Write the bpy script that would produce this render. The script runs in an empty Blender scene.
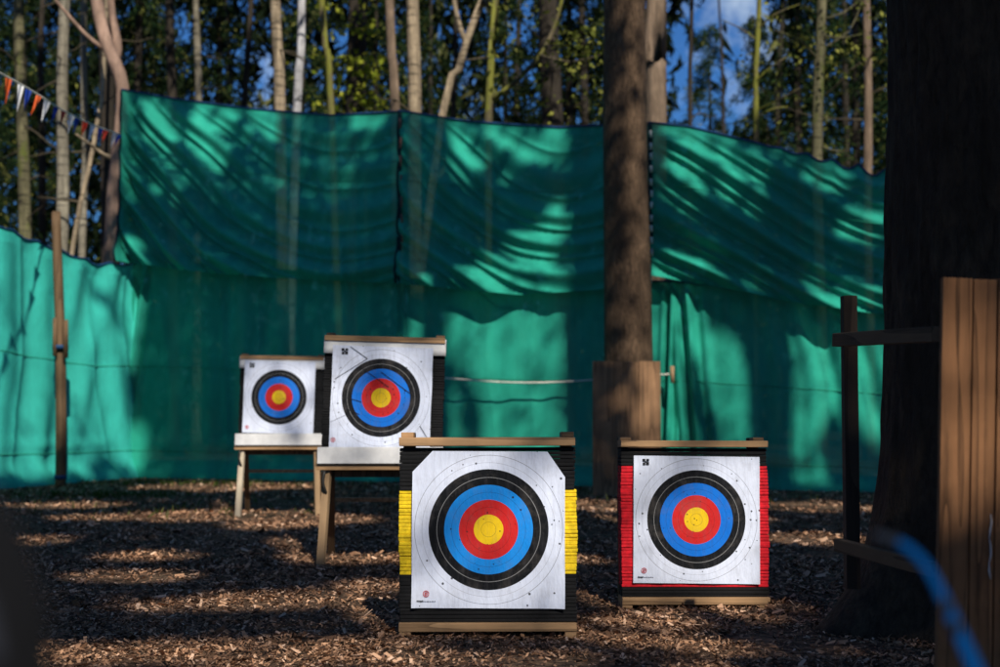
import bpy, bmesh, math, random
import numpy as np
from mathutils import Vector, Matrix, noise

random.seed(7)
rng = np.random.default_rng(11)
SC = bpy.context.scene
COL = SC.collection
R = math.radians

# ------------------------------------------------------------------ camera
CAM_H = 1.33
FPX = 1389.0                      # 50 mm lens on a 36 mm sensor, 1000 px wide photograph
PITCH = math.atan(68.5 / FPX)
cam_d = bpy.data.cameras.new('camera')
cam = bpy.data.objects.new('camera', cam_d)
COL.objects.link(cam)
cam.location = (0, 0, CAM_H)
cam.rotation_euler = (math.pi / 2 + PITCH, 0, 0)
cam_d.lens = 50
cam_d.sensor_width = 36
cam_d.clip_start = 0.05
cam_d.clip_end = 600
cam_d.dof.use_dof = True
cam_d.dof.focus_distance = 8.2
cam_d.dof.aperture_fstop = 1.7
SC.camera = cam


def at(px, py, Y):
    """world point at depth Y seen at photograph position (px, py): used to survey the place"""
    a = (px - 500) / FPX
    b = (333.5 - py) / FPX
    c, s = math.cos(PITCH), math.sin(PITCH)
    d = Vector((a, c - b * s, s + b * c))
    return Vector((0, 0, CAM_H)) + d * (Y / d.y)


# ------------------------------------------------------------------ light
SUN_AZ, SUN_EL = R(165), R(41)     # clockwise from +Y
S = Vector((math.sin(SUN_AZ) * math.cos(SUN_EL), math.cos(SUN_AZ) * math.cos(SUN_EL), math.sin(SUN_EL)))
w = bpy.data.worlds.new('World')
SC.world = w
w.use_nodes = True
nt = w.node_tree
sky = nt.nodes.new('ShaderNodeTexSky')
sky.sky_type = 'NISHITA'
sky.sun_disc = False
sky.sun_elevation = SUN_EL
sky.sun_rotation = SUN_AZ
sky.air_density = 1.0
sky.dust_density = 0.25
sky.ozone_density = 2.5
bg = nt.nodes['Background']
tint = nt.nodes.new('ShaderNodeMix')
tint.data_type = 'RGBA'
tint.blend_type = 'MULTIPLY'
tint.inputs[0].default_value = 1.0
tint.inputs[7].default_value = (0.42, 0.93, 1.62, 1)
nt.links.new(sky.outputs[0], tint.inputs[6])
tcw = nt.nodes.new('ShaderNodeTexCoord')
cl = nt.nodes.new('ShaderNodeTexNoise')
cl.inputs['Scale'].default_value = 7.0
cl.inputs['Detail'].default_value = 6
cl.inputs['Roughness'].default_value = 0.65
nt.links.new(tcw.outputs['Generated'], cl.inputs['Vector'])
clr = nt.nodes.new('ShaderNodeValToRGB')
clr.color_ramp.elements[0].position = 0.54
clr.color_ramp.elements[1].position = 0.72
nt.links.new(cl.outputs['Fac'], clr.inputs[0])
cm = nt.nodes.new('ShaderNodeMix')
cm.data_type = 'RGBA'
cm.inputs[7].default_value = (11.0, 13.5, 16.5, 1)
nt.links.new(clr.outputs[0], cm.inputs[0])
nt.links.new(tint.outputs[2], cm.inputs[6])
nt.links.new(cm.outputs[2], bg.inputs[0])
bg.inputs[1].default_value = 0.050
sl = bpy.data.lights.new('sun', 'SUN')
sl.energy = 5.0
sl.angle = R(0.6)
sl.color = (1.0, 0.94, 0.84)
so = bpy.data.objects.new('sun', sl)
COL.objects.link(so)
so.rotation_euler = S.to_track_quat('Z', 'Y').to_euler()
so.location = (10, -10, 30)
SC.view_settings.view_transform = 'Standard'
SC.view_settings.look = 'None'
SC.view_settings.exposure = 0

# ------------------------------------------------------------------ materials


class NB:
    def __init__(self, name):
        self.m = bpy.data.materials.new(name)
        self.m.use_nodes = True
        self.t = self.m.node_tree
        self.p = self.t.nodes['Principled BSDF']
        self.out = self.t.nodes['Material Output']
        self.p.inputs['Roughness'].default_value = 0.8
        self.p.inputs['Specular IOR Level'].default_value = 0.3

    def n(self, typ, **kw):
        nd = self.t.nodes.new(typ)
        for k, v in kw.items():
            setattr(nd, k, v)
        return nd

    def l(self, a, b):
        self.t.links.new(a, b)

    def math(self, op, a, b=None, clamp=False):
        nd = self.n('ShaderNodeMath', operation=op, use_clamp=clamp)
        for i, v in enumerate((a, b)):
            if v is None:
                continue
            if isinstance(v, (int, float)):
                nd.inputs[i].default_value = v
            else:
                self.l(v, nd.inputs[i])
        return nd.outputs[0]

    def coord(self, scale=(1, 1, 1), kind='Object', loc=(0, 0, 0)):
        tc = self.n('ShaderNodeTexCoord')
        mp = self.n('ShaderNodeMapping')
        mp.inputs['Scale'].default_value = scale
        mp.inputs['Location'].default_value = loc
        self.l(tc.outputs[kind], mp.inputs['Vector'])
        return mp.outputs[0]

    def noise(self, vec, scale, detail=4, rough=0.6, dist=0.0):
        nd = self.n('ShaderNodeTexNoise')
        nd.inputs['Scale'].default_value = scale
        nd.inputs['Detail'].default_value = detail
        nd.inputs['Roughness'].default_value = rough
        nd.inputs['Distortion'].default_value = dist
        if vec is not None:
            self.l(vec, nd.inputs['Vector'])
        return nd.outputs['Fac']

    def ramp(self, fac, stops, mode='LINEAR'):
        nd = self.n('ShaderNodeValToRGB')
        cr = nd.color_ramp
        cr.interpolation = mode
        while len(cr.elements) < len(stops):
            cr.elements.new(0.5)
        for e, (p, c) in zip(cr.elements, stops):
            e.position = p
            e.color = (c[0], c[1], c[2], 1)
        if fac is not None:
            self.l(fac, nd.inputs[0])
        return nd.outputs[0]

    def mix(self, fac, a, b, mode='MIX'):
        nd = self.n('ShaderNodeMix', data_type='RGBA', blend_type=mode)
        for i, v in ((0, fac), (6, a), (7, b)):
            if isinstance(v, (int, float)):
                nd.inputs[i].default_value = v
            elif isinstance(v, tuple):
                nd.inputs[i].default_value = (v[0], v[1], v[2], 1)
            else:
                self.l(v, nd.inputs[i])
        return nd.outputs[2]

    def bump(self, h, strength=0.5, dist=0.02):
        nd = self.n('ShaderNodeBump')
        nd.inputs['Strength'].default_value = strength
        nd.inputs['Distance'].default_value = dist
        self.l(h, nd.inputs['Height'])
        self.l(nd.outputs[0], self.p.inputs['Normal'])

    def col(self, c):
        if isinstance(c, tuple):
            self.p.inputs['Base Color'].default_value = (c[0], c[1], c[2], 1)
        else:
            self.l(c, self.p.inputs['Base Color'])


NZ = lambda x, y, s=0.0: noise.noise(Vector((x, y, s)))


def scale_c(c, k):
    return tuple(x * k for x in c)


def bark(name, c, moss=0.0, marks=False, vstretch=0.12, scale=9.0, mosscol=(0.10, 0.12, 0.02), bump=0.9):
    b = NB(name)
    v = b.coord((1, 1, vstretch))
    n1 = b.noise(v, scale, 6, 0.65, 0.3)
    n2 = b.noise(b.coord((1, 1, 0.6)), 2.1, 4, 0.65)
    n3 = b.noise(v, scale * 4, 3, 0.6)
    h = b.math('ADD', n1, b.math('MULTIPLY', n3, 0.35))
    cc = b.ramp(n1, [(0.30, scale_c(c, 0.25)), (0.5, scale_c(c, 0.85)), (0.72, scale_c(c, 1.45))])
    cc = b.mix(b.math('MULTIPLY', b.ramp(n2, [(0.38, (0, 0, 0)), (0.58, (1, 1, 1))]), 0.7), cc, scale_c(c, 0.42))
    if marks:
        vm = b.coord((0.7, 0.7, 7.0))
        nm = b.noise(vm, 1.6, 3, 0.7)
        cc = b.mix(b.ramp(nm, [(0.54, (0, 0, 0)), (0.64, (0.9, 0.9, 0.9))]), cc, scale_c(c, 0.10))
    if moss > 0:
        nmz = b.noise(b.coord((1, 1, 0.5)), 2.3, 4, 0.7)
        cc = b.mix(b.ramp(nmz, [(0.62 - 0.35 * moss, (0, 0, 0)), (0.75 - 0.35 * moss, (1, 1, 1))]), cc, mosscol)
    b.col(cc)
    b.bump(h, bump, 0.05)
    b.p.inputs['Roughness'].default_value = 0.9
    return b.m


def timber(name, c, axis='Z', dark=0.45, freq=14.0, grain=1.0, weather=0.3):
    """sawn wood: rings cut lengthwise along one axis"""
    b = NB(name)
    k = 0.045
    sc = {'X': (k, 1, 1), 'Y': (1, k, 1), 'Z': (1, 1, k)}[axis]
    v = b.coord(sc)
    oi = b.n('ShaderNodeObjectInfo')
    off = b.n('ShaderNodeVectorMath', operation='SCALE')
    cmb = b.n('ShaderNodeCombineXYZ')
    b.l(oi.outputs['Random'], cmb.inputs[0])
    b.l(b.math('MULTIPLY', oi.outputs['Random'], 7.3), cmb.inputs[1])
    b.l(b.math('MULTIPLY', oi.outputs['Random'], 3.1), cmb.inputs[2])
    b.l(cmb.outputs[0], off.inputs[0])
    off.inputs[3].default_value = 9.0
    add = b.n('ShaderNodeVectorMath', operation='ADD')
    b.l(v, add.inputs[0])
    b.l(off.outputs[0], add.inputs[1])
    vec = add.outputs[0]
    n0 = b.noise(vec, 4.6, 2, 0.5)
    ring = b.math('FRACT', b.math('MULTIPLY', n0, freq))
    fine = b.noise(vec, 120, 3, 0.7)
    fac = b.math('ADD', b.math('MULTIPLY', ring, 0.75), b.math('MULTIPLY', b.math('SUBTRACT', fine, 0.42), 0.9))
    cc = b.ramp(fac, [(0.15, scale_c(c, 1.25)), (0.55, c), (0.95, scale_c(c, dark))])
    big = b.noise(b.coord((1, 1, 1)), 2.2, 4, 0.65)
    cc = b.mix(b.math('MULTIPLY', b.ramp(big, [(0.4, (0, 0, 0)), (0.65, (1, 1, 1))]), weather), cc, scale_c(c, 0.4))
    b.col(cc)
    b.bump(fac, 0.25 * grain, 0.004)
    return b.m


def plain(name, c, rough=0.8, var=0.25, scale=12.0, bump=0.0):
    b = NB(name)
    n1 = b.noise(b.coord(), scale, 4, 0.65)
    b.col(b.ramp(n1, [(0.3, scale_c(c, 1 - var)), (0.7, scale_c(c, 1 + var))]))
    b.p.inputs['Roughness'].default_value = rough
    if bump:
        b.bump(n1, bump, 0.01)
    return b.m


def leafmat(name, stops, trans=0.0):
    b = NB(name)
    g = b.n('ShaderNodeNewGeometry')
    cc = b.ramp(g.outputs['Random Per Island'], stops)
    b.col(cc)
    b.p.inputs['Roughness'].default_value = 0.9
    b.p.inputs['Specular IOR Level'].default_value = 0.05
    if trans:
        tr = b.n('ShaderNodeBsdfTranslucent')
        b.l(cc, tr.inputs[0])
        mx = b.n('ShaderNodeMixShader')
        mx.inputs[0].default_value = trans
        b.l(b.p.outputs[0], mx.inputs[1])
        b.l(tr.outputs[0], mx.inputs[2])
        b.l(mx.outputs[0], b.out.inputs[0])
    return b.m


def netmat(name, c, see=0.05, trans=0.20):
    b = NB(name)
    v = b.coord((1, 1, 1))
    n1 = b.noise(v, 0.8, 4, 0.6)
    n2 = b.noise(b.coord((1, 1, 0.25)), 3.0, 5, 0.7)
    f = b.math('ADD', b.math('MULTIPLY', n1, 0.5), b.math('MULTIPLY', n2, 0.5))
    cc = b.ramp(f, [(0.35, scale_c(c, 0.78)), (0.65, scale_c(c, 1.15))])
    # faint rusty stains
    st = b.noise(b.coord((1.2, 1.2, 0.7), loc=(3, 1, 2)), 1.7, 6, 0.75)
    cc = b.mix(b.ramp(st, [(0.66, (0, 0, 0)), (0.8, (0.35, 0.35, 0.35))]), cc, (0.16, 0.14, 0.06))
    b.col(cc)
    b.p.inputs['Roughness'].default_value = 0.75
    b.p.inputs['Specular IOR Level'].default_value = 0.15
    wv = b.noise(b.coord((6, 6, 40)), 9, 2, 0.5)
    wk = b.noise(b.coord((1, 1, 1.0)), 5.5, 5, 0.65, 1.2)
    b.bump(b.math('ADD', b.math('MULTIPLY', wv, 0.25), wk), 0.30, 0.035)
    tr = b.n('ShaderNodeBsdfTranslucent')
    b.l(cc, tr.inputs[0])
    tp = b.n('ShaderNodeBsdfTransparent')
    tp.inputs[0].default_value = (0.55, 0.95, 0.8, 1)
    m1 = b.n('ShaderNodeMixShader')
    m1.inputs[0].default_value = trans
    b.l(b.p.outputs[0], m1.inputs[1])
    b.l(tr.outputs[0], m1.inputs[2])
    m2 = b.n('ShaderNodeMixShader')
    m2.inputs[0].default_value = see
    b.l(m1.outputs[0], m2.inputs[1])
    b.l(tp.outputs[0], m2.inputs[2])
    b.l(m2.outputs[0], b.out.inputs[0])
    return b.m


def facemat(name, seed, dirt=0.2, blue=(0.008, 0.17, 0.68)):
    """ten-ring archery paper: colour zones by distance from the paper's own centre"""
    b = NB(name)
    tc = b.n('ShaderNodeTexCoord')
    sep = b.n('ShaderNodeSeparateXYZ')
    b.l(tc.outputs['Object'], sep.inputs[0])
    x, z = sep.outputs[0], sep.outputs[2]
    r = b.math('SQRT', b.math('ADD', b.math('MULTIPLY', x, x), b.math('MULTIPLY', z, z)))
    rr = b.math('MULTIPLY', r, 2.0)   # 0..1 over 0.5 m
    W = (0.73, 0.78, 0.93)
    cc = b.ramp(rr, [(0.0, (0.86, 0.56, 0.015)), (0.16, (0.62, 0.022, 0.022)), (0.32, blue),
                     (0.48, (0.007, 0.008, 0.010)), (0.645, W)], 'CONSTANT')

    def line(cc, rad, wd, colr, amt):
        d = b.math('ABSOLUTE', b.math('SUBTRACT', r, rad))
        m = b.math('LESS_THAN', d, wd)
        return b.mix(b.math('MULTIPLY', m, amt), cc, colr)
    for rad, colr, amt, wd in ((0.04, (0.05, 0.04, 0.02), 0.55, 0.0012), (0.12, (0.1, 0.01, 0.01), 0.5, 0.0012), (0.2, (0.01, 0.03, 0.1), 0.5, 0.0012),
                               (0.28, (0.45, 0.45, 0.45), 0.6, 0.0016), (0.36, (0.1, 0.1, 0.12), 0.4, 0.0012), (0.4, (0.05, 0.05, 0.06), 0.65, 0.0014)):
        cc = line(cc, rad, wd, colr, amt)
    # wear: vertical creases, grime and arrow holes
    cr = b.noise(b.coord((14, 1, 2.2), loc=(seed, 0, 0)), 3.0, 5, 0.7)
    cc = b.mix(b.math('MULTIPLY', b.ramp(cr, [(0.48, (0, 0, 0)), (0.75, (1, 1, 1))]), dirt), cc, (0.10, 0.095, 0.11))
    vo = b.n('ShaderNodeTexVoronoi')
    vo.inputs['Scale'].default_value = 22
    b.l(b.coord((1, 0.001, 1), loc=(seed * 1.7, 0, 0)), vo.inputs['Vector'])
    sc = b.n('ShaderNodeSeparateColor')
    b.l(vo.outputs['Color'], sc.inputs[0])
    rad = b.math('ADD', b.math('MULTIPLY', b.math('POWER', sc.outputs[1], 3.0), 0.06), 0.085)
    pick = b.math('LESS_THAN', sc.outputs[0], 0.52)
    hole = b.math('MULTIPLY', b.math('LESS_THAN', vo.outputs['Distance'], rad), pick)
    cc = b.mix(b.math('MULTIPLY', hole, 0.9), cc, (0.02, 0.02, 0.022))
    vo2 = b.n('ShaderNodeTexVoronoi')
    vo2.inputs['Scale'].default_value = 46
    b.l(b.coord((1, 0.001, 1), loc=(seed * 2.9, 0, 1)), vo2.inputs['Vector'])
    sc2 = b.n('ShaderNodeSeparateColor')
    b.l(vo2.outputs['Color'], sc2.inputs[0])
    near_mid = b.math('SUBTRACT', 0.42, b.math('MULTIPLY', r, 1.7), True)
    h2 = b.math('MULTIPLY', b.math('LESS_THAN', vo2.outputs['Distance'], b.math('ADD', b.math('MULTIPLY', sc2.outputs[1], 0.12), 0.10)), b.math('LESS_THAN', sc2.outputs[0], near_mid))
    cc = b.mix(b.math('MULTIPLY', h2, 0.8), cc, (0.03, 0.025, 0.022))
    hole = b.math('MAXIMUM', hole, h2)
    sm = b.noise(b.coord((2.2, 1, 2.6), loc=(seed, 0, 2)), 2.4, 5, 0.7)
    cc = b.mix(b.math('MULTIPLY', b.ramp(sm, [(0.5, (0, 0, 0)), (0.78, (1, 1, 1))]), dirt * 1.2), cc, (0.22, 0.19, 0.17))
    b.col(cc)
    b.p.inputs['Roughness'].default_value = 0.6
    b.p.inputs['Specular IOR Level'].default_value = 0.12
    wr = b.noise(b.coord((5, 1, 1.6), loc=(seed, 0, 0)), 4.0, 4, 0.6)
    b.bump(b.math('SUBTRACT', wr, b.math('MULTIPLY', hole, 0.6)), 0.6, 0.016)
    return b.m


M = {}
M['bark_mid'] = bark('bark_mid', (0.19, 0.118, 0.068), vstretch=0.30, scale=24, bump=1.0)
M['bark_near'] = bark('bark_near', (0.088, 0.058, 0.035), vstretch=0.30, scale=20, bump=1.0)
M['bark_pale'] = bark('bark_pale', (0.48, 0.37, 0.24), marks=True)
M['bark_grey'] = bark('bark_grey', (0.34, 0.30, 0.22), marks=True)
M['bark_birch'] = bark('bark_birch', (0.72, 0.70, 0.70), marks=True)
M['bark_moss'] = bark('bark_moss', (0.20, 0.16, 0.09), moss=0.55, mosscol=(0.19, 0.19, 0.03))
M['bark_dark'] = bark('bark_dark', (0.055, 0.043, 0.03))
M['bark_pink'] = bark('bark_pink', (0.46, 0.30, 0.22), scale=6)
M['bark_brown'] = bark('bark_brown', (0.30, 0.21, 0.14))
M['bark_olive'] = bark('bark_olive', (0.19, 0.17, 0.09), moss=0.25, marks=True)
M['twig'] = bark('twig', (0.15, 0.12, 0.075), scale=20)
M['needles'] = leafmat('needles', [(0.0, (0.006, 0.014, 0.006)), (0.6, (0.014, 0.034, 0.012)), (0.88, (0.035, 0.055, 0.015)), (0.955, (0.15, 0.16, 0.04)), (1.0, (0.28, 0.28, 0.065))], 0.1)
M['needles_far'] = leafmat('needles_far', [(0.0, (0.003, 0.006, 0.003)), (0.8, (0.010, 0.018, 0.007)), (0.92, (0.05, 0.06, 0.02)), (1.0, (0.17, 0.17, 0.06))])
M['leaves'] = leafmat('leaves', [(0.0, (0.10, 0.14, 0.01)), (0.5, (0.26, 0.31, 0.03)), (1.0, (0.55, 0.55, 0.07))], 0.35)
M['leaves_dim'] = leafmat('leaves_dim', [(0.0, (0.04, 0.055, 0.010)), (0.6, (0.14, 0.16, 0.03)), (1.0, (0.38, 0.37, 0.08))], 0.3)
M['canopy'] = leafmat('canopy', [(0.0, (0.02, 0.05, 0.012)), (1.0, (0.06, 0.11, 0.02))], 0.12)
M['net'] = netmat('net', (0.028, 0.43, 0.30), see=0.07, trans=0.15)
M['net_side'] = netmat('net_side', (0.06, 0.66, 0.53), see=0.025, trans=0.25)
M['side_hem'] = plain('side_hem', (0.006, 0.04, 0.045), 0.9)
M['seam'] = plain('seam', (0.025, 0.33, 0.21), 0.9)
M['hem_blue'] = plain('hem_blue', (0.01, 0.06, 0.16), 0.7)
M['cord_pale'] = plain('cord_pale', (0.85, 0.82, 0.70), 0.8)
M['cord_pink'] = plain('cord_pink', (0.24, 0.13, 0.10), 0.8)
M['timber_new'] = timber('timber_new', (0.42, 0.25, 0.125), 'X', freq=9)
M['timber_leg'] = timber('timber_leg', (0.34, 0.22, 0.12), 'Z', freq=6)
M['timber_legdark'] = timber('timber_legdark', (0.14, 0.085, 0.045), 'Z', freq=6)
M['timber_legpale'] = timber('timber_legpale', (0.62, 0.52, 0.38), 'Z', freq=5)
M['timber_board'] = timber('timber_board', (0.30, 0.165, 0.082), 'Z', freq=9, weather=0.4)
M['timber_plank'] = timber('timber_plank', (0.30, 0.138, 0.058), 'Z', freq=19, grain=1.5, weather=0.5, dark=0.22)
M['timber_dark'] = timber('timber_dark', (0.045, 0.028, 0.018), 'Z', freq=8)
M['timber_darkx'] = timber('timber_darkx', (0.13, 0.082, 0.045), 'X', freq=8)
M['timber_pole'] = timber('timber_pole', (0.15, 0.09, 0.045), 'Z', freq=8)
M['foam_black'] = plain('foam_black', (0.006, 0.006, 0.007), 0.85, 0.4, 30, 0.4)
M['foam_yellow'] = plain('foam_yellow', (0.82, 0.57, 0.015), 0.85, 0.32, 26, 0.5)
M['foam_red'] = plain('foam_red', (0.66, 0.013, 0.025), 0.85, 0.35, 26, 0.5)
M['whiteboard'] = plain('whiteboard', (0.72, 0.71, 0.70), 0.6, 0.12, 9, 0.2)
M['ink_black'] = plain('ink_black', (0.012, 0.012, 0.015), 0.6)
M['ink_grey'] = plain('ink_grey', (0.22, 0.23, 0.27), 0.6)
M['ink_red'] = plain('ink_red', (0.55, 0.06, 0.06), 0.6)
M['iron'] = plain('iron', (0.03, 0.028, 0.025), 0.5)
M['flag_red'] = plain('flag_red', (0.60, 0.045, 0.02), 0.6)
M['flag_orange'] = plain('flag_orange', (0.72, 0.11, 0.02), 0.6)
M['flag_white'] = plain('flag_white', (0.80, 0.80, 0.80), 0.6, 0.08)
M['flag_blue'] = plain('flag_blue', (0.012, 0.05, 0.34), 0.6)
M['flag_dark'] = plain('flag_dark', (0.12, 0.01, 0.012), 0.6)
M['bow_blue'] = plain('bow_blue', (0.001, 0.046, 0.17), 1.0, 0.2, 5)
M['bow_blue'].node_tree.nodes['Principled BSDF'].inputs['Specular IOR Level'].default_value = 0.05
M['bow_dark'] = plain('bow_dark', (0.003, 0.008, 0.02), 0.8)
M['bag_black'] = plain('bag_black', (0.004, 0.0042, 0.0055), 0.95, 0.3, 8, 0.4)
M['bag_grey'] = plain('bag_grey', (0.03, 0.033, 0.045), 0.8)
M['resin'] = plain('resin', (0.7, 0.68, 0.66), 0.4)
M['grass'] = leafmat('grass', [(0.0, (0.03, 0.05, 0.01)), (0.6, (0.07, 0.11, 0.02)), (1.0, (0.17, 0.17, 0.06))], 0.2)

# wood chips: each chip its own tone
b = NB('chips')
g = b.n('ShaderNodeNewGeometry')
b.col(b.ramp(g.outputs['Random Per Island'], [(0.0, (0.045, 0.025, 0.014)), (0.25, (0.15, 0.078, 0.042)), (0.55, (0.34, 0.178, 0.096)),
                                              (0.85, (0.60, 0.335, 0.19)), (1.0, (0.82, 0.55, 0.38))]))
b.p.inputs['Roughness'].default_value = 0.75
M['chips'] = b.m
b = NB('soil')
v = b.coord()
vo = b.n('ShaderNodeTexVoronoi')
vo.inputs['Scale'].default_value = 24
b.l(b.coord((1, 1.7, 1)), vo.inputs['Vector'])
sepc = b.n('ShaderNodeSeparateColor')
b.l(vo.outputs['Color'], sepc.inputs[0])
c1 = b.ramp(sepc.outputs[0], [(0.0, (0.035, 0.02, 0.012)), (0.5, (0.11, 0.062, 0.036)), (1.0, (0.28, 0.17, 0.10))])
n1 = b.noise(v, 0.5, 5, 0.6)
c1 = b.mix(b.ramp(n1, [(0.4, (0, 0, 0)), (0.7, (0.6, 0.6, 0.6))]), c1, (0.028, 0.026, 0.012))
b.col(c1)
b.bump(b.math('ADD', vo.outputs['Distance'], b.noise(v, 40, 4)), 0.8, 0.02)
b.p.inputs['Roughness'].default_value = 0.95
M['soil'] = b.m

# ------------------------------------------------------------------ mesh helpers


def link(name, me, mat, parent=None, loc=None, rot=None):
    o = bpy.data.objects.new(name, me)
    COL.objects.link(o)
    if mat is not None:
        me.materials.clear()
        me.materials.append(mat)
    if parent is not None:
        o.parent = parent
    if loc is not None:
        o.location = loc
    if rot is not None:
        o.rotation_euler = rot
    return o


def obj(name, bm, mat, parent=None, smooth=False, loc=None, rot=None):
    me = bpy.data.meshes.new(name)
    bmesh.ops.recalc_face_normals(bm, faces=bm.faces)
    bm.to_mesh(me)
    bm.free()
    if smooth:
        me.polygons.foreach_set('use_smooth', [True] * len(me.polygons))
    return link(name, me, mat, parent, loc, rot)


def pydata(name, verts, faces, mat, parent=None, smooth=False, loc=None, rot=None):
    me = bpy.data.meshes.new(name)
    me.from_pydata([tuple(v) for v in verts], [], faces)
    me.update()
    if smooth:
        me.polygons.foreach_set('use_smooth', [True] * len(me.polygons))
    return link(name, me, mat, parent, loc, rot)


def thing(name, label, cat, loc=(0, 0, 0), rot=(0, 0, 0), group=None):
    o = bpy.data.objects.new(name, None)
    COL.objects.link(o)
    o.empty_display_size = 0.1
    o.location = loc
    o.rotation_euler = rot
    return tag(o, label, cat, group)


def tag(o, label, cat, group=None, kind=None):
    if label:
        o['label'] = label
    if cat:
        o['category'] = cat
    if group:
        o['group'] = group
    if kind:
        o['kind'] = kind
    return o


def box(bm, c, s, bevel=0.0, rot=None, jitter=0.0):
    mt = Matrix.Translation(c)
    if rot is not None:
        mt = mt @ rot
    mt = mt @ Matrix.Diagonal((s[0], s[1], s[2], 1))
    r = bmesh.ops.create_cube(bm, size=1, matrix=mt)
    vs = r['verts']
    if jitter:
        for v in vs:
            v.co += Vector((random.uniform(-1, 1), random.uniform(-1, 1), random.uniform(-1, 1))) * jitter
    if bevel:
        es = set()
        for v in vs:
            es.update(v.link_edges)
        bmesh.ops.bevel(bm, geom=list(es), offset=bevel, segments=2, affect='EDGES', profile=0.6)
    return vs


def boxo(name, c, s, mat, parent, bevel=0.004, rot=None, jitter=0.0):
    bm = bmesh.new()
    box(bm, (0, 0, 0), s, bevel, None, jitter)
    o = obj(name, bm, mat, parent, False, c)
    if rot is not None:
        o.rotation_euler = rot
    return o


def tube_geo(pts, rads, seg=10, wob=0.0, wscale=1.5, seed=0.0, cap=True, flare=None):
    V, F = [], []
    n = len(pts)
    pts = [Vector(p) for p in pts]
    ref = Vector((1, 0, 0))
    for i in range(n):
        t = (pts[min(i + 1, n - 1)] - pts[max(i - 1, 0)]).normalized()
        if abs(t.dot(ref)) > 0.95:
            ref = Vector((0, 1, 0)) if abs(t.y) < 0.9 else Vector((0, 0, 1))
        u = (ref - t * ref.dot(t)).normalized()
        ref = u
        q = t.cross(u)
        for k in range(seg):
            a = 2 * math.pi * k / seg
            d = u * math.cos(a) + q * math.sin(a)
            r = rads[i]
            if wob:
                nz = noise.noise(Vector((d.x * 1.3 + seed, d.y * 1.3, pts[i].z * wscale * 0.35 + seed * 3)))
                nz2 = noise.noise(Vector((d.x * 6 + seed, d.y * 6, pts[i].z * wscale)))
                r *= 1 + wob * (nz * 1.2 + nz2 * 0.6)
            if flare:
                r = flare(r, d, pts[i])
            V.append(pts[i] + d * r)
    for i in range(n - 1):
        for k in range(seg):
            k2 = (k + 1) % seg
            F.append((i * seg + k, i * seg + k2, (i + 1) * seg + k2, (i + 1) * seg + k))
    if cap:
        F.append(tuple(reversed(range(seg))))
        F.append(tuple(range((n - 1) * seg, n * seg)))
    return V, F


def tube(name, pts, rads, mat, parent=None, seg=10, wob=0.0, wscale=1.5, seed=0.0, loc=None, flare=None):
    if not isinstance(rads, (list, tuple)):
        rads = [rads] * len(pts)
    V, F = tube_geo(pts, rads, seg, wob, wscale, seed, True, flare)
    return pydata(name, V, F, mat, parent, True, loc)


def resample(pts, step):
    """smooth polyline through points (Catmull-Rom)"""
    pts = [Vector(p) for p in pts]
    P = [pts[0] * 2 - pts[1]] + pts + [pts[-1] * 2 - pts[-2]]
    out = []
    for i in range(1, len(P) - 2):
        n = max(2, int((P[i + 1] - P[i]).length / step))
        for k in range(n):
            t = k / n
            a, b_, c, d = P[i - 1], P[i], P[i + 1], P[i + 2]
            out.append(0.5 * ((2 * b_) + (c - a) * t + (2 * a - 5 * b_ + 4 * c - d) * t * t + (3 * b_ - a - 3 * c + d) * t ** 3))
    out.append(pts[-1])
    return out


def leaves_mesh(name, C, size_lo, size_hi, aspect=0.5, droop=0.0, dirs=None, seed=1, mult=None):
    """one small folded leaf (two triangles bent along the midrib) at each centre"""
    g = np.random.default_rng(seed)
    C = np.asarray(C, dtype=np.float64)
    n = len(C)
    s = g.uniform(size_lo, size_hi, n)[:, None]
    if mult is not None:
        s = s * np.asarray(mult)[:, None]
    if dirs is None:
        d = g.normal(size=(n, 3))
    else:
        d = np.asarray(dirs) + g.normal(size=(n, 3)) * 0.35
    d[:, 2] -= droop
    d /= np.linalg.norm(d, axis=1)[:, None] + 1e-9
    q = g.normal(size=(n, 3))
    q = np.cross(d, q)
    q /= np.linalg.norm(q, axis=1)[:, None] + 1e-9
    up = np.cross(d, q)
    k = g.uniform(0.05, 0.25, n)[:, None]
    v0 = C - d * s * 0.5
    v1 = C + q * s * aspect * 0.5 + up * s * k * 0.6 - d * s * 0.05
    v2 = C + d * s * 0.5
    v3 = C - q * s * aspect * 0.5 + up * s * k * 0.6 - d * s * 0.05
    V = np.stack([v0, v1, v2, v3], axis=1).reshape(-1, 3)
    me = bpy.data.meshes.new(name)
    me.vertices.add(n * 4)
    me.vertices.foreach_set('co', V.astype(np.float32).ravel())
    me.loops.add(n * 4)
    me.loops.foreach_set('vertex_index', np.arange(n * 4, dtype=np.int32))
    me.polygons.add(n)
    me.polygons.foreach_set('loop_start', np.arange(0, n * 4, 4, dtype=np.int32))
    me.update(calc_edges=True)
    return me


# ------------------------------------------------------------------ ground
def ground_h(x, y):
    return 0.018 * noise.noise(Vector((x * 0.45, y * 0.45, 0.3))) + 0.008 * noise.noise(Vector((x * 1.9, y * 1.9, 4.0)))


V, F = [], []
xs = [-300, -120, -60, -30, -18] + list(np.arange(-12, 12.01, 0.3)) + [18, 30, 60, 120, 300]
ys = [-60, -25, -10] + list(np.arange(-3, 27.01, 0.3)) + [32, 45, 70, 120, 250, 450]
for y in ys:
    for x in xs:
        V.append((x, y, ground_h(x, y) if abs(x) < 13 and -4 < y < 28 else 0.0))
nx = len(xs)
for j in range(len(ys) - 1):
    for i in range(nx - 1):
        F.append((j * nx + i, j * nx + i + 1, (j + 1) * nx + i + 1, (j + 1) * nx + i))
tag(pydata('ground', V, F, M['soil'], None, True), None, None, None, 'structure')

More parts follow.
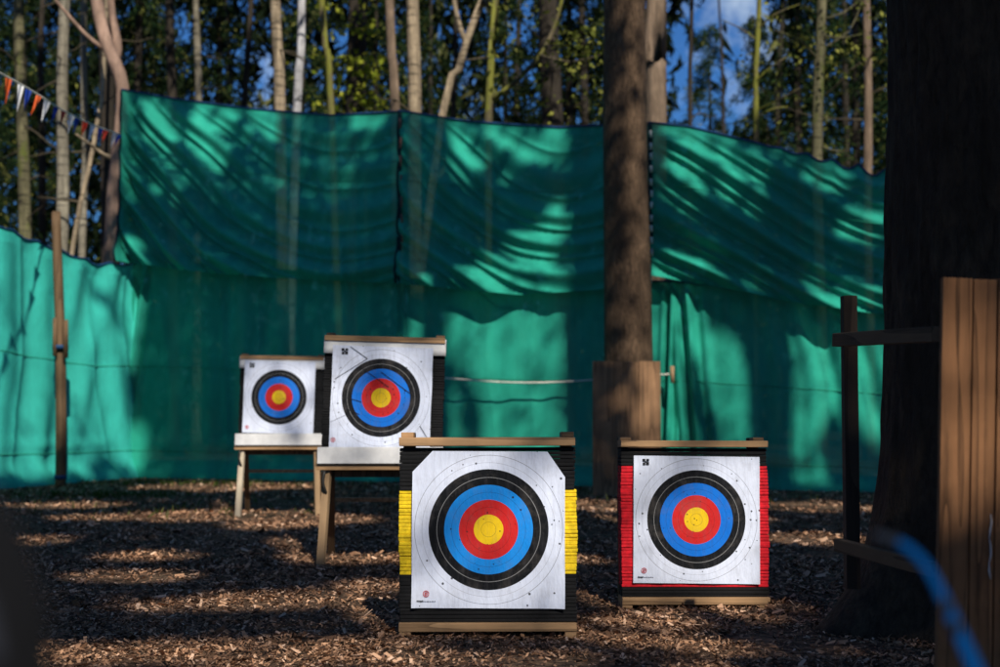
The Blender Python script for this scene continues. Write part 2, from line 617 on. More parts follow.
# wood-chip litter
def chip_mesh():
    P = []
    for (y0, y1, dens) in ((5.6, 8.5, 5200), (8.5, 12, 2600), (12, 17, 1000), (17, 25, 400)):
        hw1 = 0.40 * y1 + 0.8
        nn = int((y1 - y0) * hw1 * 2 * dens)
        x = rng.uniform(-hw1, hw1, nn)
        y = rng.uniform(y0, y1, nn)
        k = np.abs(x) < 0.40 * y + 0.8
        P.append(np.stack([x[k], y[k]], 1))
    P = np.concatenate(P)
    pk = np.array([0.62 + 0.9 * NZ(a * 0.9, b_ * 0.9, 31) + 0.5 * NZ(a * 3, b_ * 3, 9) for a, b_ in P])
    P = P[rng.random(len(P)) < np.clip(pk, 0.15, 1)]
    n = len(P)
    far = np.clip((P[:, 1] - 7) / 14, 0, 1)
    L = (rng.gamma(2.2, 0.0062, n) + 0.009) * (1 + 1.2 * far)
    L = np.clip(L, 0.009, 0.075)
    Wd = L * rng.uniform(0.18, 0.5, n)
    tw = rng.random(n) < 0.006
    L = np.where(tw, rng.uniform(0.07, 0.22, n), L)
    Wd = np.where(tw, rng.uniform(0.003, 0.007, n), Wd)
    yaw = rng.uniform(0, 2 * np.pi, n)
    tilt = np.where(tw, 0.06, 0.33) * rng.normal(0, 1, n)
    roll = rng.normal(0, 0.45, n)
    cx, sx = np.cos(yaw), np.sin(yaw)
    d = np.stack([cx * np.cos(tilt), sx * np.cos(tilt), np.sin(tilt)], 1)
    q0 = np.stack([-sx, cx, np.zeros(n)], 1)
    up0 = np.cross(d, q0)
    q = q0 * np.cos(roll)[:, None] + up0 * np.sin(roll)[:, None]
    z = np.array([ground_h(a, b_) for a, b_ in P]) + rng.uniform(0.002, 0.02, n) + np.abs(np.sin(tilt)) * L * 0.35
    C = np.stack([P[:, 0], P[:, 1], z], 1)
    L = L[:, None] * 0.5
    Wd = Wd[:, None] * 0.5
    sk = rng.uniform(-0.5, 0.5, (n, 1))
    V = np.stack([C - d * L - q * Wd * (1 + sk), C + d * L - q * Wd, C + d * L * (1 + 0.3 * sk) + q * Wd * (1 - sk), C - d * L + q * Wd], 1).reshape(-1, 3)
    me = bpy.data.meshes.new('wood_chip_litter')
    me.vertices.add(n * 4)
    me.vertices.foreach_set('co', V.astype(np.float32).ravel())
    me.loops.add(n * 4)
    me.loops.foreach_set('vertex_index', np.arange(n * 4, dtype=np.int32))
    me.polygons.add(n)
    me.polygons.foreach_set('loop_start', np.arange(0, n * 4, 4, dtype=np.int32))
    me.update(calc_edges=True)
    return me


tag(link('wood_chip_litter', chip_mesh(), M['chips']), 'brown wood chips strewn over the whole ground of the range', 'wood chips', None, 'stuff')

# sparse grass and weeds by the foot of the side net
Cg, Dg = [], []
for (px, py, sx_, sy_, nn) in ((105, 497, 1.0, 0.5, 260), (60, 497, 1.5, 0.5, 160), (180, 484, 1.6, 0.5, 300), (300, 486, 1.6, 0.6, 120), (150, 510, 2.0, 1.0, 120), (700, 500, 2.4, 0.6, 60)):
    Yg = CAM_H * FPX / (py - 402)
    g0 = at(px, py, Yg)
    for _ in range(nn):
        x, y = random.gauss(g0.x, sx_ * 0.6), random.gauss(g0.y, sy_ * 0.6)
        Cg.append((x, y, ground_h(x, y) + random.uniform(0.02, 0.06)))
        Dg.append((random.gauss(0, 0.4), random.gauss(0, 0.4), 1))
tag(link('grass', leaves_mesh('grass', Cg, 0.06, 0.17, 0.14, 0, Dg, 5), M['grass']), 'sparse green grass near the foot of the side net', 'grass', None, 'stuff')


# ------------------------------------------------------------------ green safety nets
def lerp_table(tab, u):
    for (a, va), (b_, vb) in zip(tab, tab[1:]):
        if u <= b_:
            t = (u - a) / (b_ - a)
            if isinstance(va, Vector):
                return va.lerp(vb, t)
            return va + (vb - va) * t
    return tab[-1][1]


def sstep(a, b_, x):
    t = min(1, max(0, (x - a) / (b_ - a)))
    return t * t * (3 - 2 * t)


def net(label, px0, px1, top, bot, depth, fold, nu, nv, mat, hem=True, scal=None, group='green safety nets hung behind the targets', hem_mat='hem_blue', seams=(0.13, 0.52), side=False):
    """cloth sheet between photograph columns px0..px1; top/bot/depth tables are surveyed heights and distances"""
    root = thing('safety_net', label, 'net', (0, 0, 0), (0, 0, 0), group)
    rows = []
    base = []
    for i in range(nu + 1):
        u = i / nu
        px = px0 + (px1 - px0) * u
        Y = lerp_table(depth, px)
        yt = lerp_table(top, px)
        pt = at(px, yt, Y)
        zb = lerp_table(bot, px)
        pb = at(px, zb, Y)
        base.append((u, px, pt, pb))
    p0, p1 = base[0][2], base[-1][2]
    d = Vector((p1.x - p0.x, p1.y - p0.y, 0)).normalized()
    nrm = Vector((d.y, -d.x, 0))
    if nrm.y > 0:
        nrm = -nrm
    org = Vector((base[nu // 2][2].x, base[nu // 2][2].y, 0))
    root.location = org
    V = []
    for (u, px, pt, pb) in base:
        length = (p1 - p0).length
        sc_ = scal(u) if scal else 0.0
        for j in range(nv + 1):
            v = j / nv
            zb = max(pb.z, 0.015)
            z = zb + (pt.z - sc_ * v ** 6 - zb) * v
            dsp, dz = fold(u, v, length)
            V.append(Vector((pt.x, pt.y, z + dz)) + nrm * dsp - org)
    F = []
    for i in range(nu):
        for j in range(nv):
            a = i * (nv + 1) + j
            F.append((a, a + nv + 1, a + nv + 2, a + 1))
    pydata('cloth', V, F, mat, root, True)
    tops = [V[i * (nv + 1) + nv] + nrm * 0.012 for i in range(0, nu + 1, 2)]
    if hem:
        for vv in seams:
            jj = int(vv * nv)
            tube('seam', [V[i * (nv + 1) + jj] + nrm * 0.006 for i in range(0, nu + 1, 2)], 0.006, M['seam'], root, 5)
        tube('top_hem', tops, 0.016, M[hem_mat], root, 6)
    if side:
        for i in (0, nu):
            tube('side_hem', [V[i * (nv + 1) + j] + nrm * 0.015 for j in range(0, nv + 1, 3)], 0.022, M['side_hem'], root, 6)
    return root, nrm, org, V


DEPTH = [(-400, 14.0), (0, 21.2), (58, 22.6), (135, 24.4), (405, 23.0), (675, 21.5), (880, 20.5), (1100, 19.4), (1500, 18.0)]
DEPTH_UP = [(x_, y_ - 0.17) for x_, y_ in DEPTH]


def fold_swag(u0, a, lam, amp, seed, hang=0.22, left=1.0, right=0.6, lean=0.0):
    def f(u, v, L):
        x = u * L
        h = v * 3.0
        sag = a * (u - u0) ** 2 * 3.0
        if u < u0:
            sag *= left
        else:
            sag *= right
        p = h - sag + 0.30 * NZ(x * 0.5, h * 0.6, seed)
        k = 0.5 + 0.5 * NZ(x * 0.35, h * 0.35, seed + 5)
        ph = 2 * math.pi * p / lam + 2.2 * NZ(x * 0.25, h * 0.45, seed + 9)
        s1 = math.sin(ph)
        ridge = (1 - abs(math.sin(ph * 0.5 + 0.7))) ** 1.5
        env = 0.30 + 0.95 * (1 - v) ** 0.7
        env *= 0.25 + 1.0 * abs(u - u0 - lean) + 0.4 * k
        pin = min(1, (1 - v) * 9) * min(1, u * 25 + 0.15) * min(1, (1 - u) * 25 + 0.15)
        d = amp * env * (0.65 * s1 + 0.9 * ridge) * pin
        d += 0.022 * NZ(x * 2.0 + seed, h * 2.0, 3) * pin
        d += hang * math.exp(-((v - 0.07) / 0.09) ** 2) * (0.6 + 0.5 * NZ(x * 0.6, seed, 1)) + 0.05
        # vertical gathers under the top rope
        d += 0.035 * math.sin(x * 5.2 + 2 * NZ(x * 0.8, seed, 7)) * sstep(0.55, 0.97, v) * pin
        dz = -0.05 * math.exp(-(v / 0.05) ** 2) * math.sin(u * math.pi)
        return d, dz
    return f


def fold_drop(seed, amp0, amp1, lam, gather=None, toe=0.25, diag=0.0):
    def f(u, v, L):
        x = u * L
        h = v * 3.0
        a = amp0 + (amp1 - amp0) * u
        wx = x + 0.18 * NZ(x * 0.5, h * 0.5, seed) * 2 + diag * h
        ph = 2 * math.pi * wx / lam + 2.4 * NZ(wx * 0.4, h * 0.16, seed + 3)
        s1 = math.sin(ph)
        ridge = (1 - abs(math.sin(0.5 * ph + 1.1))) ** 2
        k = 0.35 + 0.9 * abs(NZ(wx * 0.35, h * 0.1, seed + 8)) * 1.8
        d = a * k * (0.7 * s1 + 0.8 * ridge)
        if gather:
            for (gu, gw, ga, lean) in gather:
                du = (u - gu + lean * (1 - v)) / gw
                d += ga * math.exp(-du * du) * math.sin(du * 5.0)
        d += 0.03 * NZ(x * 1.1, h * 1.3, seed + 4) + 0.012 * NZ(x * 4, h * 3, seed)
        b_ = math.exp(-(v / 0.055) ** 2)
        d += toe * b_ * (0.7 + 0.6 * NZ(x * 1.2, 0, seed + 2))
        d += 0.05 * math.exp(-((v - 0.16) / 0.03) ** 2) * (0.4 + NZ(x * 0.7, 3, seed))
        pin = min(1.0, (1 - v) * 14 + 0.25)
        return d * pin, 0.0
    return f


def scallop(n, amp, u_from=0.0):
    return lambda u: amp * abs(math.sin(math.pi * n * u)) * sstep(u_from, u_from + 0.25, u)


# lower row
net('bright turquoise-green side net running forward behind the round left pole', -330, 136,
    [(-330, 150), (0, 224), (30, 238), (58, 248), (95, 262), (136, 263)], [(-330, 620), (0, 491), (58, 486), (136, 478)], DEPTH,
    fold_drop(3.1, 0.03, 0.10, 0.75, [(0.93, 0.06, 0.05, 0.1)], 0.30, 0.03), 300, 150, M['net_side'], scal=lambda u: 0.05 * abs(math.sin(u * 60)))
net('lower dark green net between the side net and the middle seam, behind the raised targets', 134, 410,
    [(134, 263), (250, 268), (410, 279)], [(134, 478), (410, 482)], DEPTH,
    fold_drop(8.4, 0.08, 0.05, 0.9, [(0.04, 0.03, 0.07, 0.10), (0.97, 0.02, 0.05, 0.0)], 0.2, 0.02), 170, 120, M['net'])
net('lower green net with sun flecks and a sagging rope, left of the boarded trunk', 408, 678,
    [(408, 279), (540, 283), (678, 281)], [(408, 482), (678, 488)], DEPTH,
    fold_drop(14.7, 0.05, 0.07, 0.8, [(0.975, 0.03, 0.10, 0.03)], 0.2, 0.02), 170, 120, M['net'])
net('lower green net with long vertical pleats behind the dark post on the right', 674, 1330,
    [(674, 281), (780, 292), (880, 303), (1100, 318), (1330, 330)], [(674, 488), (880, 492), (1100, 500), (1330, 506)], DEPTH,
    fold_drop(21.2, 0.12, 0.13, 0.6, [(0.015, 0.02, 0.12, -0.02), (0.13, 0.09, 0.05, -0.05)], 0.2, 0.05), 300, 120, M['net'], scal=scallop(18, 0.12, 0.0))
# upper row
net('upper left dark green net tied to the bent pink trunk, sagging in deep swags', 123, 402,
    [(123, 90), (180, 100), (260, 110), (330, 116), (402, 112)], [(123, 262), (200, 270), (300, 277), (402, 284)], DEPTH_UP,
    fold_swag(0.74, 1.5, 0.62, 0.33, 2.2, 0.22, 1.0, 0.8, 0.1), 200, 130, M['net'], seams=(0.60,), side=True)
net('upper middle green net with curved folds, left of the boarded trunk', 400, 652,
    [(400, 111), (470, 122), (560, 128), (652, 124)], [(400, 284), (520, 292), (652, 286)], DEPTH_UP,
    fold_swag(0.66, 1.3, 0.66, 0.31, 6.9, 0.20, 1.0, 1.1, 0.1), 190, 130, M['net'], seams=(0.60,), side=True)
rC, nC, oC, vC = net('upper right green net with scalloped top edge laced beside the trunk', 650, 1330,
                     [(650, 123), (690, 127), (760, 144), (830, 158), (880, 168), (1100, 190), (1330, 205)], [(650, 276), (720, 287), (800, 302), (880, 312), (1100, 325), (1330, 335)], DEPTH_UP,
                     fold_swag(0.55, 2.2, 0.7, 0.30, 11.5, 0.16, 1.0, 0.5, 0.2), 300, 120, M['net'], scal=scallop(26, 0.16, 0.12), seams=(0.6,), side=True)


def lacing(px, y0, y1, n, mat, parent, wdt=0.03, shift=0):
    o = parent.location
    for i in range(n):
        t0 = i / n
        ya = y0 + (y1 - y0) * (t0 + random.uniform(-0.1, 0.1) / n)
        yb = ya + (y1 - y0) / n * 0.55
        Y = lerp_table(DEPTH_UP, px) - 0.16
        a, c = at(px + shift * t0 + random.uniform(-0.6, 0.6), ya, Y), at(px + shift * t0, yb, Y)
        tube('lace', [a - o, c - o], [wdt, wdt * 0.9], mat, parent, 6)


nets = [o for o in COL.objects if o.name.startswith('safety_net')]
lacing(651, 130, 262, 11, M['cord_pale'], rC, 0.022, 1)
lacing(400, 118, 272, 8, M['cord_pink'], nets[5], 0.018, 3)

# rope sagging along the lower middle net, with a wooden toggle
rope = thing('rope', 'thin pale rope sagging across the lower middle net with a wooden toggle', 'rope', at(560, 385, 22.0))
pp = resample([at(444, 378, 22.4) - rope.location, at(500, 382, 22.15) - rope.location, at(545, 382.5, 21.95) - rope.location, at(592, 380, 21.7) - rope.location, at(640, 376, 21.45) - rope.location, at(672, 374, 21.2) - rope.location], 0.2)
tube('cord', pp, 0.014, M['cord_pale'], rope, 6)
tube('toggle', [at(672, 366, 21.18) - rope.location, at(672.5, 383, 21.18) - rope.location], [0.035, 0.03], M['timber_leg'], rope, 8)

# ------------------------------------------------------------------ left pole
pb = at(60, 487, 22.0)
pb.z = 0
pole = thing('net_pole', 'round brown wooden pole in front of the left side net', 'pole', pb)
pts = [(0, 0, -0.05), at(61, 470, 22.0) - pb, at(61, 400, 22) - pb, at(59.5, 320, 22.05) - pb, at(57.5, 260, 22.1) - pb, at(56, 212, 22.15) - pb]
pts = resample(pts, 0.2)
tube('pole_shaft', pts, [0.088 - 0.018 * i / len(pts) for i in range(len(pts))], M['timber_pole'], pole, 14, 0.06, 2)
for dx, y0, y1, rr in ((-5, 318, 356, 0.035), (5.5, 320, 358, 0.04)):
    tube('splint', [at(60 + dx, y0, 21.9) - pb, at(60 + dx * 1.05, y1, 21.9) - pb], rr, M['timber_pole'], pole, 8, 0.05)
for y_, r_ in ((347, 0.125), (477, 0.098)):
    c_ = at(60.3, y_, 22.0) - pb
    tube('blue_tie', [c_ - Vector((0, 0, 0.03)), c_ + Vector((0, 0, 0.03))], r_, M['hem_blue'], pole, 14)


# ------------------------------------------------------------------ trees of the wood
def branch_pts(p, az, length, rise, sag, n=6):
    out = []
    d = Vector((math.cos(az), math.sin(az), 0))
    wob = random.uniform(0, 10)
    for i in range(n + 1):
        t = i / n
        q = p + d * length * t + Vector((0, 0, rise * length * t - sag * length * t * t))
        q += Vector((NZ(t * 3, wob), NZ(t * 3, wob, 5), NZ(t * 3, wob, 9))) * 0.12 * length * t
        out.append(q)
    return out


def crown_mesh(name, z0, z1, rad, nbr, per, lo, hi, seed, droop=0.5, low_sparse=False):
    """drooping conifer sprays arranged along radiating limbs"""
    g = random.Random(seed)
    C, D = [], []
    for k in range(nbr):
        t = (k + g.random()) / nbr
        z = z0 + (z1 - z0) * t
        L = rad * (1 - 0.85 * t) * g.uniform(0.55, 1.1)
        az = g.uniform(0, 2 * math.pi)
        for _ in range(per):
            s = g.random() ** 0.7
            r = L * s
            zz = z - droop * L * s * s * 0.55 + g.gauss(0, 0.10) - abs(g.gauss(0, 0.22)) * s
            a2 = az + g.gauss(0, 0.16)
            C.append((math.cos(a2) * r + g.gauss(0, 0.10), math.sin(a2) * r + g.gauss(0, 0.10), zz))
            D.append((math.cos(a2), math.sin(a2), -0.55))
    return leaves_mesh(name, C, lo, hi, 0.24, 0.2, D, seed)


HIGH_CROWN = [crown_mesh('crown', 14.5, 22, 2.6, 50, 22, 0.3, 0.7, 40 + i) for i in range(2)]


def leafy(parent, spots, n, lo, hi, mat, org, seed, name='foliage'):
    """deciduous sprigs: small leaves clustered about a few twig ends"""
    g = random.Random(seed)
    C = []
    for (c, rx, ry) in spots:
        m = int(n / len(spots))
        subs = [(c + Vector((g.gauss(0, rx), g.gauss(0, rx), g.gauss(0, ry)))) for _ in range(max(3, m // 14))]
        for _ in range(m):
            s = g.choice(subs)
            C.append(s + Vector((g.gauss(0, 0.22), g.gauss(0, 0.2), g.gauss(0, 0.10))) - org)
    return link(name, leaves_mesh(name, C, lo, hi, 0.6, 0.0, None, seed), mat, parent)


def tree(label, px_pts, Y, wpx, mat, group=None, nbranch=4, crown=True, seed=0, brlen=(0.8, 2.2), brmat='twig', name='tree', taper=0.75, zr=(4.5, 10.5), wob=0.10):
    """trunk through photograph positions (px, py) at depth Y, carried on to the ground and up to the crown"""
    random.seed(1000 + seed)
    P = [at(x, y, Y) for x, y in px_pts]
    lo, hi = P[-1], P[0]
    sl = (P[-1] - P[-2])
    k = lo.z / max(0.3, abs(sl.z))
    base = lo + sl * k * 0.35
    base.z = 0
    ht = 19.0
    up = (P[0] - P[1])
    kk = (ht - hi.z) / max(0.3, up.z)
    topp = hi + up * kk * 0.5
    topp.z = ht
    chain = resample([base - Vector((0, 0, 0.1)), *reversed(P), topp], 0.55)
    for i_, q in enumerate(chain):
        q.x += 0.05 * NZ(q.z * 0.3, seed * 2.3, 1) + 0.008 * NZ(q.z * 1.6, seed, 4)
    r0 = wpx * Y / FPX * 0.5
    n = len(chain)
    rads = []
    for q in chain:
        f = 1.12 - (1.12 - taper) * min(1, max(0, q.z / 11))
        if q.z > 11:
            f *= 1 - 0.75 * (q.z - 11) / 8.2
        f *= 1 + 0.5 * math.exp(-q.z / 0.35)
        rads.append(r0 * f)
    root = thing(name, label, 'tree', base, (0, 0, 0), group)
    tube('trunk', [q - base for q in chain], rads, M[mat], root, 14, wob, 1.2, seed * 1.37)
    for _ in range(nbranch):
        z = random.uniform(*zr)
        q = min(chain, key=lambda c: abs(c.z - z))
        bp = branch_pts(q - base, random.uniform(0, 2 * math.pi), random.uniform(*brlen), random.uniform(-0.25, 0.55), random.uniform(-0.1, 0.4))
        r = random.uniform(0.014, 0.03)
        tube('branch', bp, [max(0.005, r * (1 - 0.75 * i / (len(bp) - 1))) for i in range(len(bp))], M[brmat], root, 6)
    if crown:
        c = link('crown', HIGH_CROWN[seed % 2], None, root)
        c.location = Vector((topp.x, topp.y, 0)) - base
        c.rotation_euler = (0, 0, random.uniform(0, 6))
        if not HIGH_CROWN[seed % 2].materials:
            HIGH_CROWN[seed % 2].materials.append(M['needles'])
    return root, base


def sub_branch(root, base, pxs, Y, r0, r1, mat):
    pts = resample([at(x, y, Y + dy) - base for x, y, dy in pxs], 0.25)
    n = len(pts)
    return tube('branch', pts, [r0 + (r1 - r0) * i / (n - 1) for i in range(n)], M[mat], root, 8, 0.06)


T = {}
T[1] = tree('brown mossy trunk at the far left edge above the side net', [(19, 0), (22, 100), (26, 220)], 31, 13, 'bark_olive', seed=1, nbranch=6)
T[2] = tree('straight pale grey trunk just behind the string of pennants', [(64, 0), (62.5, 100), (61, 230)], 27, 13, 'bark_grey', seed=2, nbranch=5)
# bent pink trunk
rt, bs = tree('bent pinkish trunk leaning over the upper left corner of the nets', [(88, -70), (95, -10), (103, 32), (114, 62), (122, 88), (120, 140), (112, 240)], 25.3, 15, 'bark_pink', seed=3, nbranch=0)
sub_branch(rt, bs, [(102, 48, 0), (85, 34, -0.1), (68, 15, -0.3), (52, -5, -0.5), (40, -30, -0.6)], 25.3, 0.045, 0.02, 'bark_pink')
sub_branch(rt, bs, [(117, 58, 0.1), (117, 40, 0.2), (112, 15, 0.3), (109, -20, 0.4)], 25.3, 0.09, 0.06, 'bark_pink')
sub_branch(rt, bs, [(118, 160, 0), (104, 155, -0.1), (92, 146, -0.3), (76, 134, -0.6)], 25.3, 0.05, 0.02, 'bark_pale')
tree('dark reddish trunk behind the end of the pennant string', [(106, -10), (107, 120), (109, 240)], 29, 17, 'bark_dark', seed=4, nbranch=4)
tree('thin pale sapling leaning right below the pennants', [(104, 40), (98, 110), (86, 175), (72, 250)], 26.5, 5, 'bark_pale', seed=5, nbranch=5, crown=False, brlen=(0.4, 1.0))
tree('slim grey trunk between the sapling and the bent trunk', [(84, 60), (86, 140), (83, 240)], 30, 8, 'bark_grey', seed=6, nbranch=3)
tree('dark narrow trunk right of the bent pink trunk', [(169, 0), (171, 60), (173, 130)], 34, 12, 'bark_dark', seed=7, nbranch=7)
tree('speckled grey trunk in shade above the upper left net', [(196, 0), (198, 60), (198, 130)], 38, 9, 'bark_grey', seed=8, nbranch=6)
tree('thin dark trunk left of the yellowish trunk', [(251, 0), (247, 60), (244, 130)], 40, 8, 'bark_dark', seed=9, nbranch=6)
tree('slightly bent yellowish sunlit trunk above the upper left net', [(275, 0), (277, 50), (280, 110)], 28, 13, 'bark_pale', seed=10, nbranch=2)
tree('white birch trunk above the upper left net', [(302, 0), (300, 60), (297, 110)], 30, 10, 'bark_birch', seed=11, nbranch=3)
tree('leaning yellow-green mossy trunk right of the white birch', [(321, 0), (327, 50), (332, 110)], 29, 8, 'bark_moss', seed=12, nbranch=3)
rt, bs = tree('broad dark trunk with bright leaves across it', [(358, 0), (357, 60), (357, 110)], 33, 24, 'bark_dark', seed=13, nbranch=4)
leafy(rt, [(at(338, 60, 32), 0.5, 0.3), (at(352, 95, 32), 0.35, 0.3), (at(348, 30, 32), 0.6, 0.3), (at(372, 150 - 60, 32), 0.3, 0.3)], 420, 0.10, 0.22, M['leaves'], bs, 3)
tree('slim brown trunk, left of the close pair above the first seam', [(390, 0), (392, 60), (395, 110)], 26.6, 11, 'bark_brown', seed=14, nbranch=2)
tree('pale beige trunk with dark notches, right of the close pair above the first seam', [(412.5, 0), (413, 60), (414, 115)], 27, 15, 'bark_pale', seed=15, nbranch=2)
rt, bs = tree('pale forked tree with two leaning stems above the upper middle net', [(497, -40), (482, 0), (467, 38), (458, 70), (441, 118)], 27, 9, 'bark_pale', seed=16, nbranch=0)
sub_branch(rt, bs, [(465, 42, 0), (458, 20, 0.1), (454, 0, 0.2), (449, -30, 0.3)], 27, 0.055, 0.04, 'bark_pale')
rt, bs = tree('mossy yellow-barked tree with a long branch rising right', [(495, -10), (491, 40), (489, 115)], 26, 9, 'bark_moss', seed=17, nbranch=2)
sub_branch(rt, bs, [(491, 100, 0), (520, 78, -0.2), (545, 48, -0.4), (558, 15, -0.5), (566, -20, -0.6)], 26, 0.05, 0.03, 'bark_moss')
sub_branch(rt, bs, [(540, 55, -0.4), (570, 62, -0.6), (600, 55, -0.8)], 26, 0.025, 0.01, 'twig')
leafy(rt, [(at(575, 40, 25.4), 0.5, 0.45), (at(590, 60, 25.2), 0.4, 0.3), (at(560, 20, 25.4), 0.5, 0.4), (at(520, 60, 25.8), 0.4, 0.4), (at(575, 90, 25.2), 0.5, 0.3)], 520, 0.07, 0.15, M['leaves_dim'], bs, 4)
tree('broad dark trunk left of the boarded trunk above the nets', [(548, 0), (550, 60), (553, 118)], 34, 26, 'bark_dark', seed=18, nbranch=5)
tree('stout sunlit brown trunk partly hidden by the boarded trunk', [(656, 0), (656, 60), (657, 120)], 23.6, 21, 'bark_brown', seed=19, nbranch=0, taper=0.9)
tree('thin dark stem against the blue sky gap', [(692, 0), (690, 60), (690, 120)], 31, 5, 'bark_dark', seed=20, nbranch=6)
rt, bs = tree('thin mossy stem with many side twigs right of the sky gap', [(759, 0), (757, 60), (756, 140)], 28, 6, 'bark_moss', seed=21, nbranch=3, taper=0.8)
for pts_ in ([(757, 80, 0), (772, 66, -0.1), (790, 55, -0.2)], [(757, 110, 0), (778, 100, -0.2), (800, 88, -0.4)], [(756, 118, 0), (775, 108, 0.1), (806, 106, 0.3)], [(757, 40, 0), (740, 28, 0.2), (722, 20, 0.4)], [(758, 30, 0), (775, 14, -0.2), (800, 4, -0.3)]):
    sub_branch(rt, bs, pts_, 28, 0.02, 0.008, 'bark_moss')
rt, bs = tree('sunlit brown spotted trunk above the upper right net', [(821, 0), (818, 60), (818, 155)], 27, 12, 'bark_olive', seed=22, nbranch=3)
for pts_ in ([(820, 20, 0), (845, 12, -0.2), (868, -8, -0.3)], [(818, 60, 0), (800, 40, -0.4), (775, 30, -0.8)], [(818, 34, 0), (838, 38, -0.3), (862, 34, -0.5)], [(818, 145, 0), (832, 150, -0.2), (845, 152, -0.3)], [(820, 50, 0.2), (850, 30, 0.3), (862, 0, 0.4)]):
    sub_branch(rt, bs, pts_, 27, 0.022, 0.009, 'bark_olive')
leafy(rt, [(at(800, 30, 26.5), 0.6, 0.5), (at(845, 45, 26.2), 0.4, 0.4), (at(860, 15, 26.3), 0.4, 0.4), (at(790, 60, 26.5), 0.4, 0.3)], 330, 0.06, 0.13, M['leaves_dim'], bs, 6)
tree('dim brown trunk beside the big right-hand trunk', [(866, 0), (868, 60), (868, 160)], 32, 10, 'bark_brown', seed=23, nbranch=5)
for i, (px, Y, wd) in enumerate(((40, 42, 9), (140, 41, 10), (228, 47, 8), (455, 44, 8), (518, 46, 9), (585, 42, 10), (722, 50, 5), (780, 44, 9), (845, 47, 9), (-60, 30, 14), (930, 36, 14))):
    tree('dark bare trunk deep in the shaded wood behind the nets', [(px + random.uniform(-4, 4), 0), (px, 60), (px + random.uniform(-3, 3), 140)], Y, wd, 'bark_dark',
         'dark bare trunks deep in the wood', seed=30 + i, nbranch=5, crown=False)

# conifers with low boughs standing behind the trunks
CONIF = [crown_mesh('crown', 1.5, 17, 3.4, 110, 120, 0.09, 0.26, 70 + i, 0.7) for i in range(3)]
CONIF_TR = [tube_geo([(0, 0, -0.1), (0.03, 0, 4), (-0.02, 0.03, 10), (0, 0, 17)], [0.2, 0.16, 0.1, 0.02], 10) for i in range(1)]
CT = bpy.data.meshes.new('trunk')
CT.from_pydata([tuple(v) for v in CONIF_TR[0][0]], [], CONIF_TR[0][1])
CT.materials.append(M['bark_dark'])
for mm in CONIF:
    mm.materials.append(M['needles'])
random.seed(55)
spots = [(-30, 37, 1), (60, 44, 1), (135, 37, 1.0), (215, 43, 1), (150, 52, 1.1), (300, 46, 0.95), (375, 40, 0.9), (430, 50, 1.1), (505, 43, 0.9), (570, 39, 1), (620, 48, 1.1), (800, 36, 0.95), (860, 43, 1.1), (770, 54, 0.8), (930, 40, 1.1), (20, 56, 1.1), (712, 57, 1.0), (757, 62, 1.1), (735, 50, 0.62)]
for i, (px, Y, s) in enumerate(spots):
    p = at(px, 402, Y)
    rt = thing('conifer_tree', 'dark green conifer with drooping boughs in the wood behind the nets', 'tree', (p.x, p.y, 0), (0, 0, random.uniform(0, 6)), 'conifers behind the nets')
    rt.scale = (s, s, s)
    link('crown', CONIF[i % 3], None, rt)
    link('trunk', CT, None, rt)

# far-off wood that closes the view, with a few sky gaps
C, D = [], []
gaps = []
for (gx, gy, rx, ry, k) in ((722, 55, 46, 85, 0.94), (745, 10, 30, 35, 0.985), (690, 85, 26, 50, 0.93), (346, 42, 10, 14, 0.95), (264, 70, 9, 22, 0.9), (521, 22, 12, 20, 0.95), (508, 100, 10, 12, 0.9), (530, 70, 8, 10, 0.8), (185, 30, 10, 20, 0.85),
                            (240, 55, 7, 8, 0.8), (575, 20, 8, 10, 0.8), (690, 150, 15, 10, 0.7), (600, 3, 12, 6, 0.8), (10, 30, 6, 8, 0.6), (430, 60, 6, 12, 0.7), (875, 140, 6, 8, 0.5), (505, 55, 10, 12, 0.85)):
    c = at(gx, gy, 66)
    gaps.append((c.x, c.z, rx * 66 / FPX, ry * 66 / FPX, k))
random.seed(91)
for _ in range(110000):
    x, y, z = random.uniform(-34, 34), random.uniform(60, 72), random.uniform(0, 30) ** 1.0
    keep = 1.0
    kx, kz = x * 66 / y, CAM_H + (z - CAM_H) * 66 / y
    for (gx, gz, rx, rz, k) in gaps:
        q = ((kx - gx) / rx) ** 2 + ((kz - gz) / rz) ** 2 + 1.3 * NZ(kx * 0.9, kz * 0.9, 2) + 0.9 * NZ(kx * 2.6, kz * 2.6, 2)
        if q < 1:
            keep *= 1 - k
    if random.random() > keep:
        continue
    C.append((x, y, z))
    D.append((random.gauss(0, 0.6), random.gauss(0, 0.5), -0.6))
n_back = len(C)
for _ in range(14000):          # the wood closes round the range on the other sides too
    a = random.uniform(-math.pi * 1.30, math.pi * 0.30)
    rr = random.uniform(34, 42)
    C.append((math.cos(a) * rr, 8 + math.sin(a) * rr, random.uniform(0, 26)))
    D.append((random.gauss(0, 0.6), random.gauss(0, 0.5), -0.6))
tag(link('distant_wood', leaves_mesh('distant_wood', C, 0.3, 0.75, 0.24, 0.2, D, 9, [random.choice((0.9, 1.2, 2.0)) for _ in range(n_back)] + [3.2] * (len(C) - n_back)), M['needles_far']), 'dark distant wood closing the view behind the trunks', 'wood', None, 'stuff')

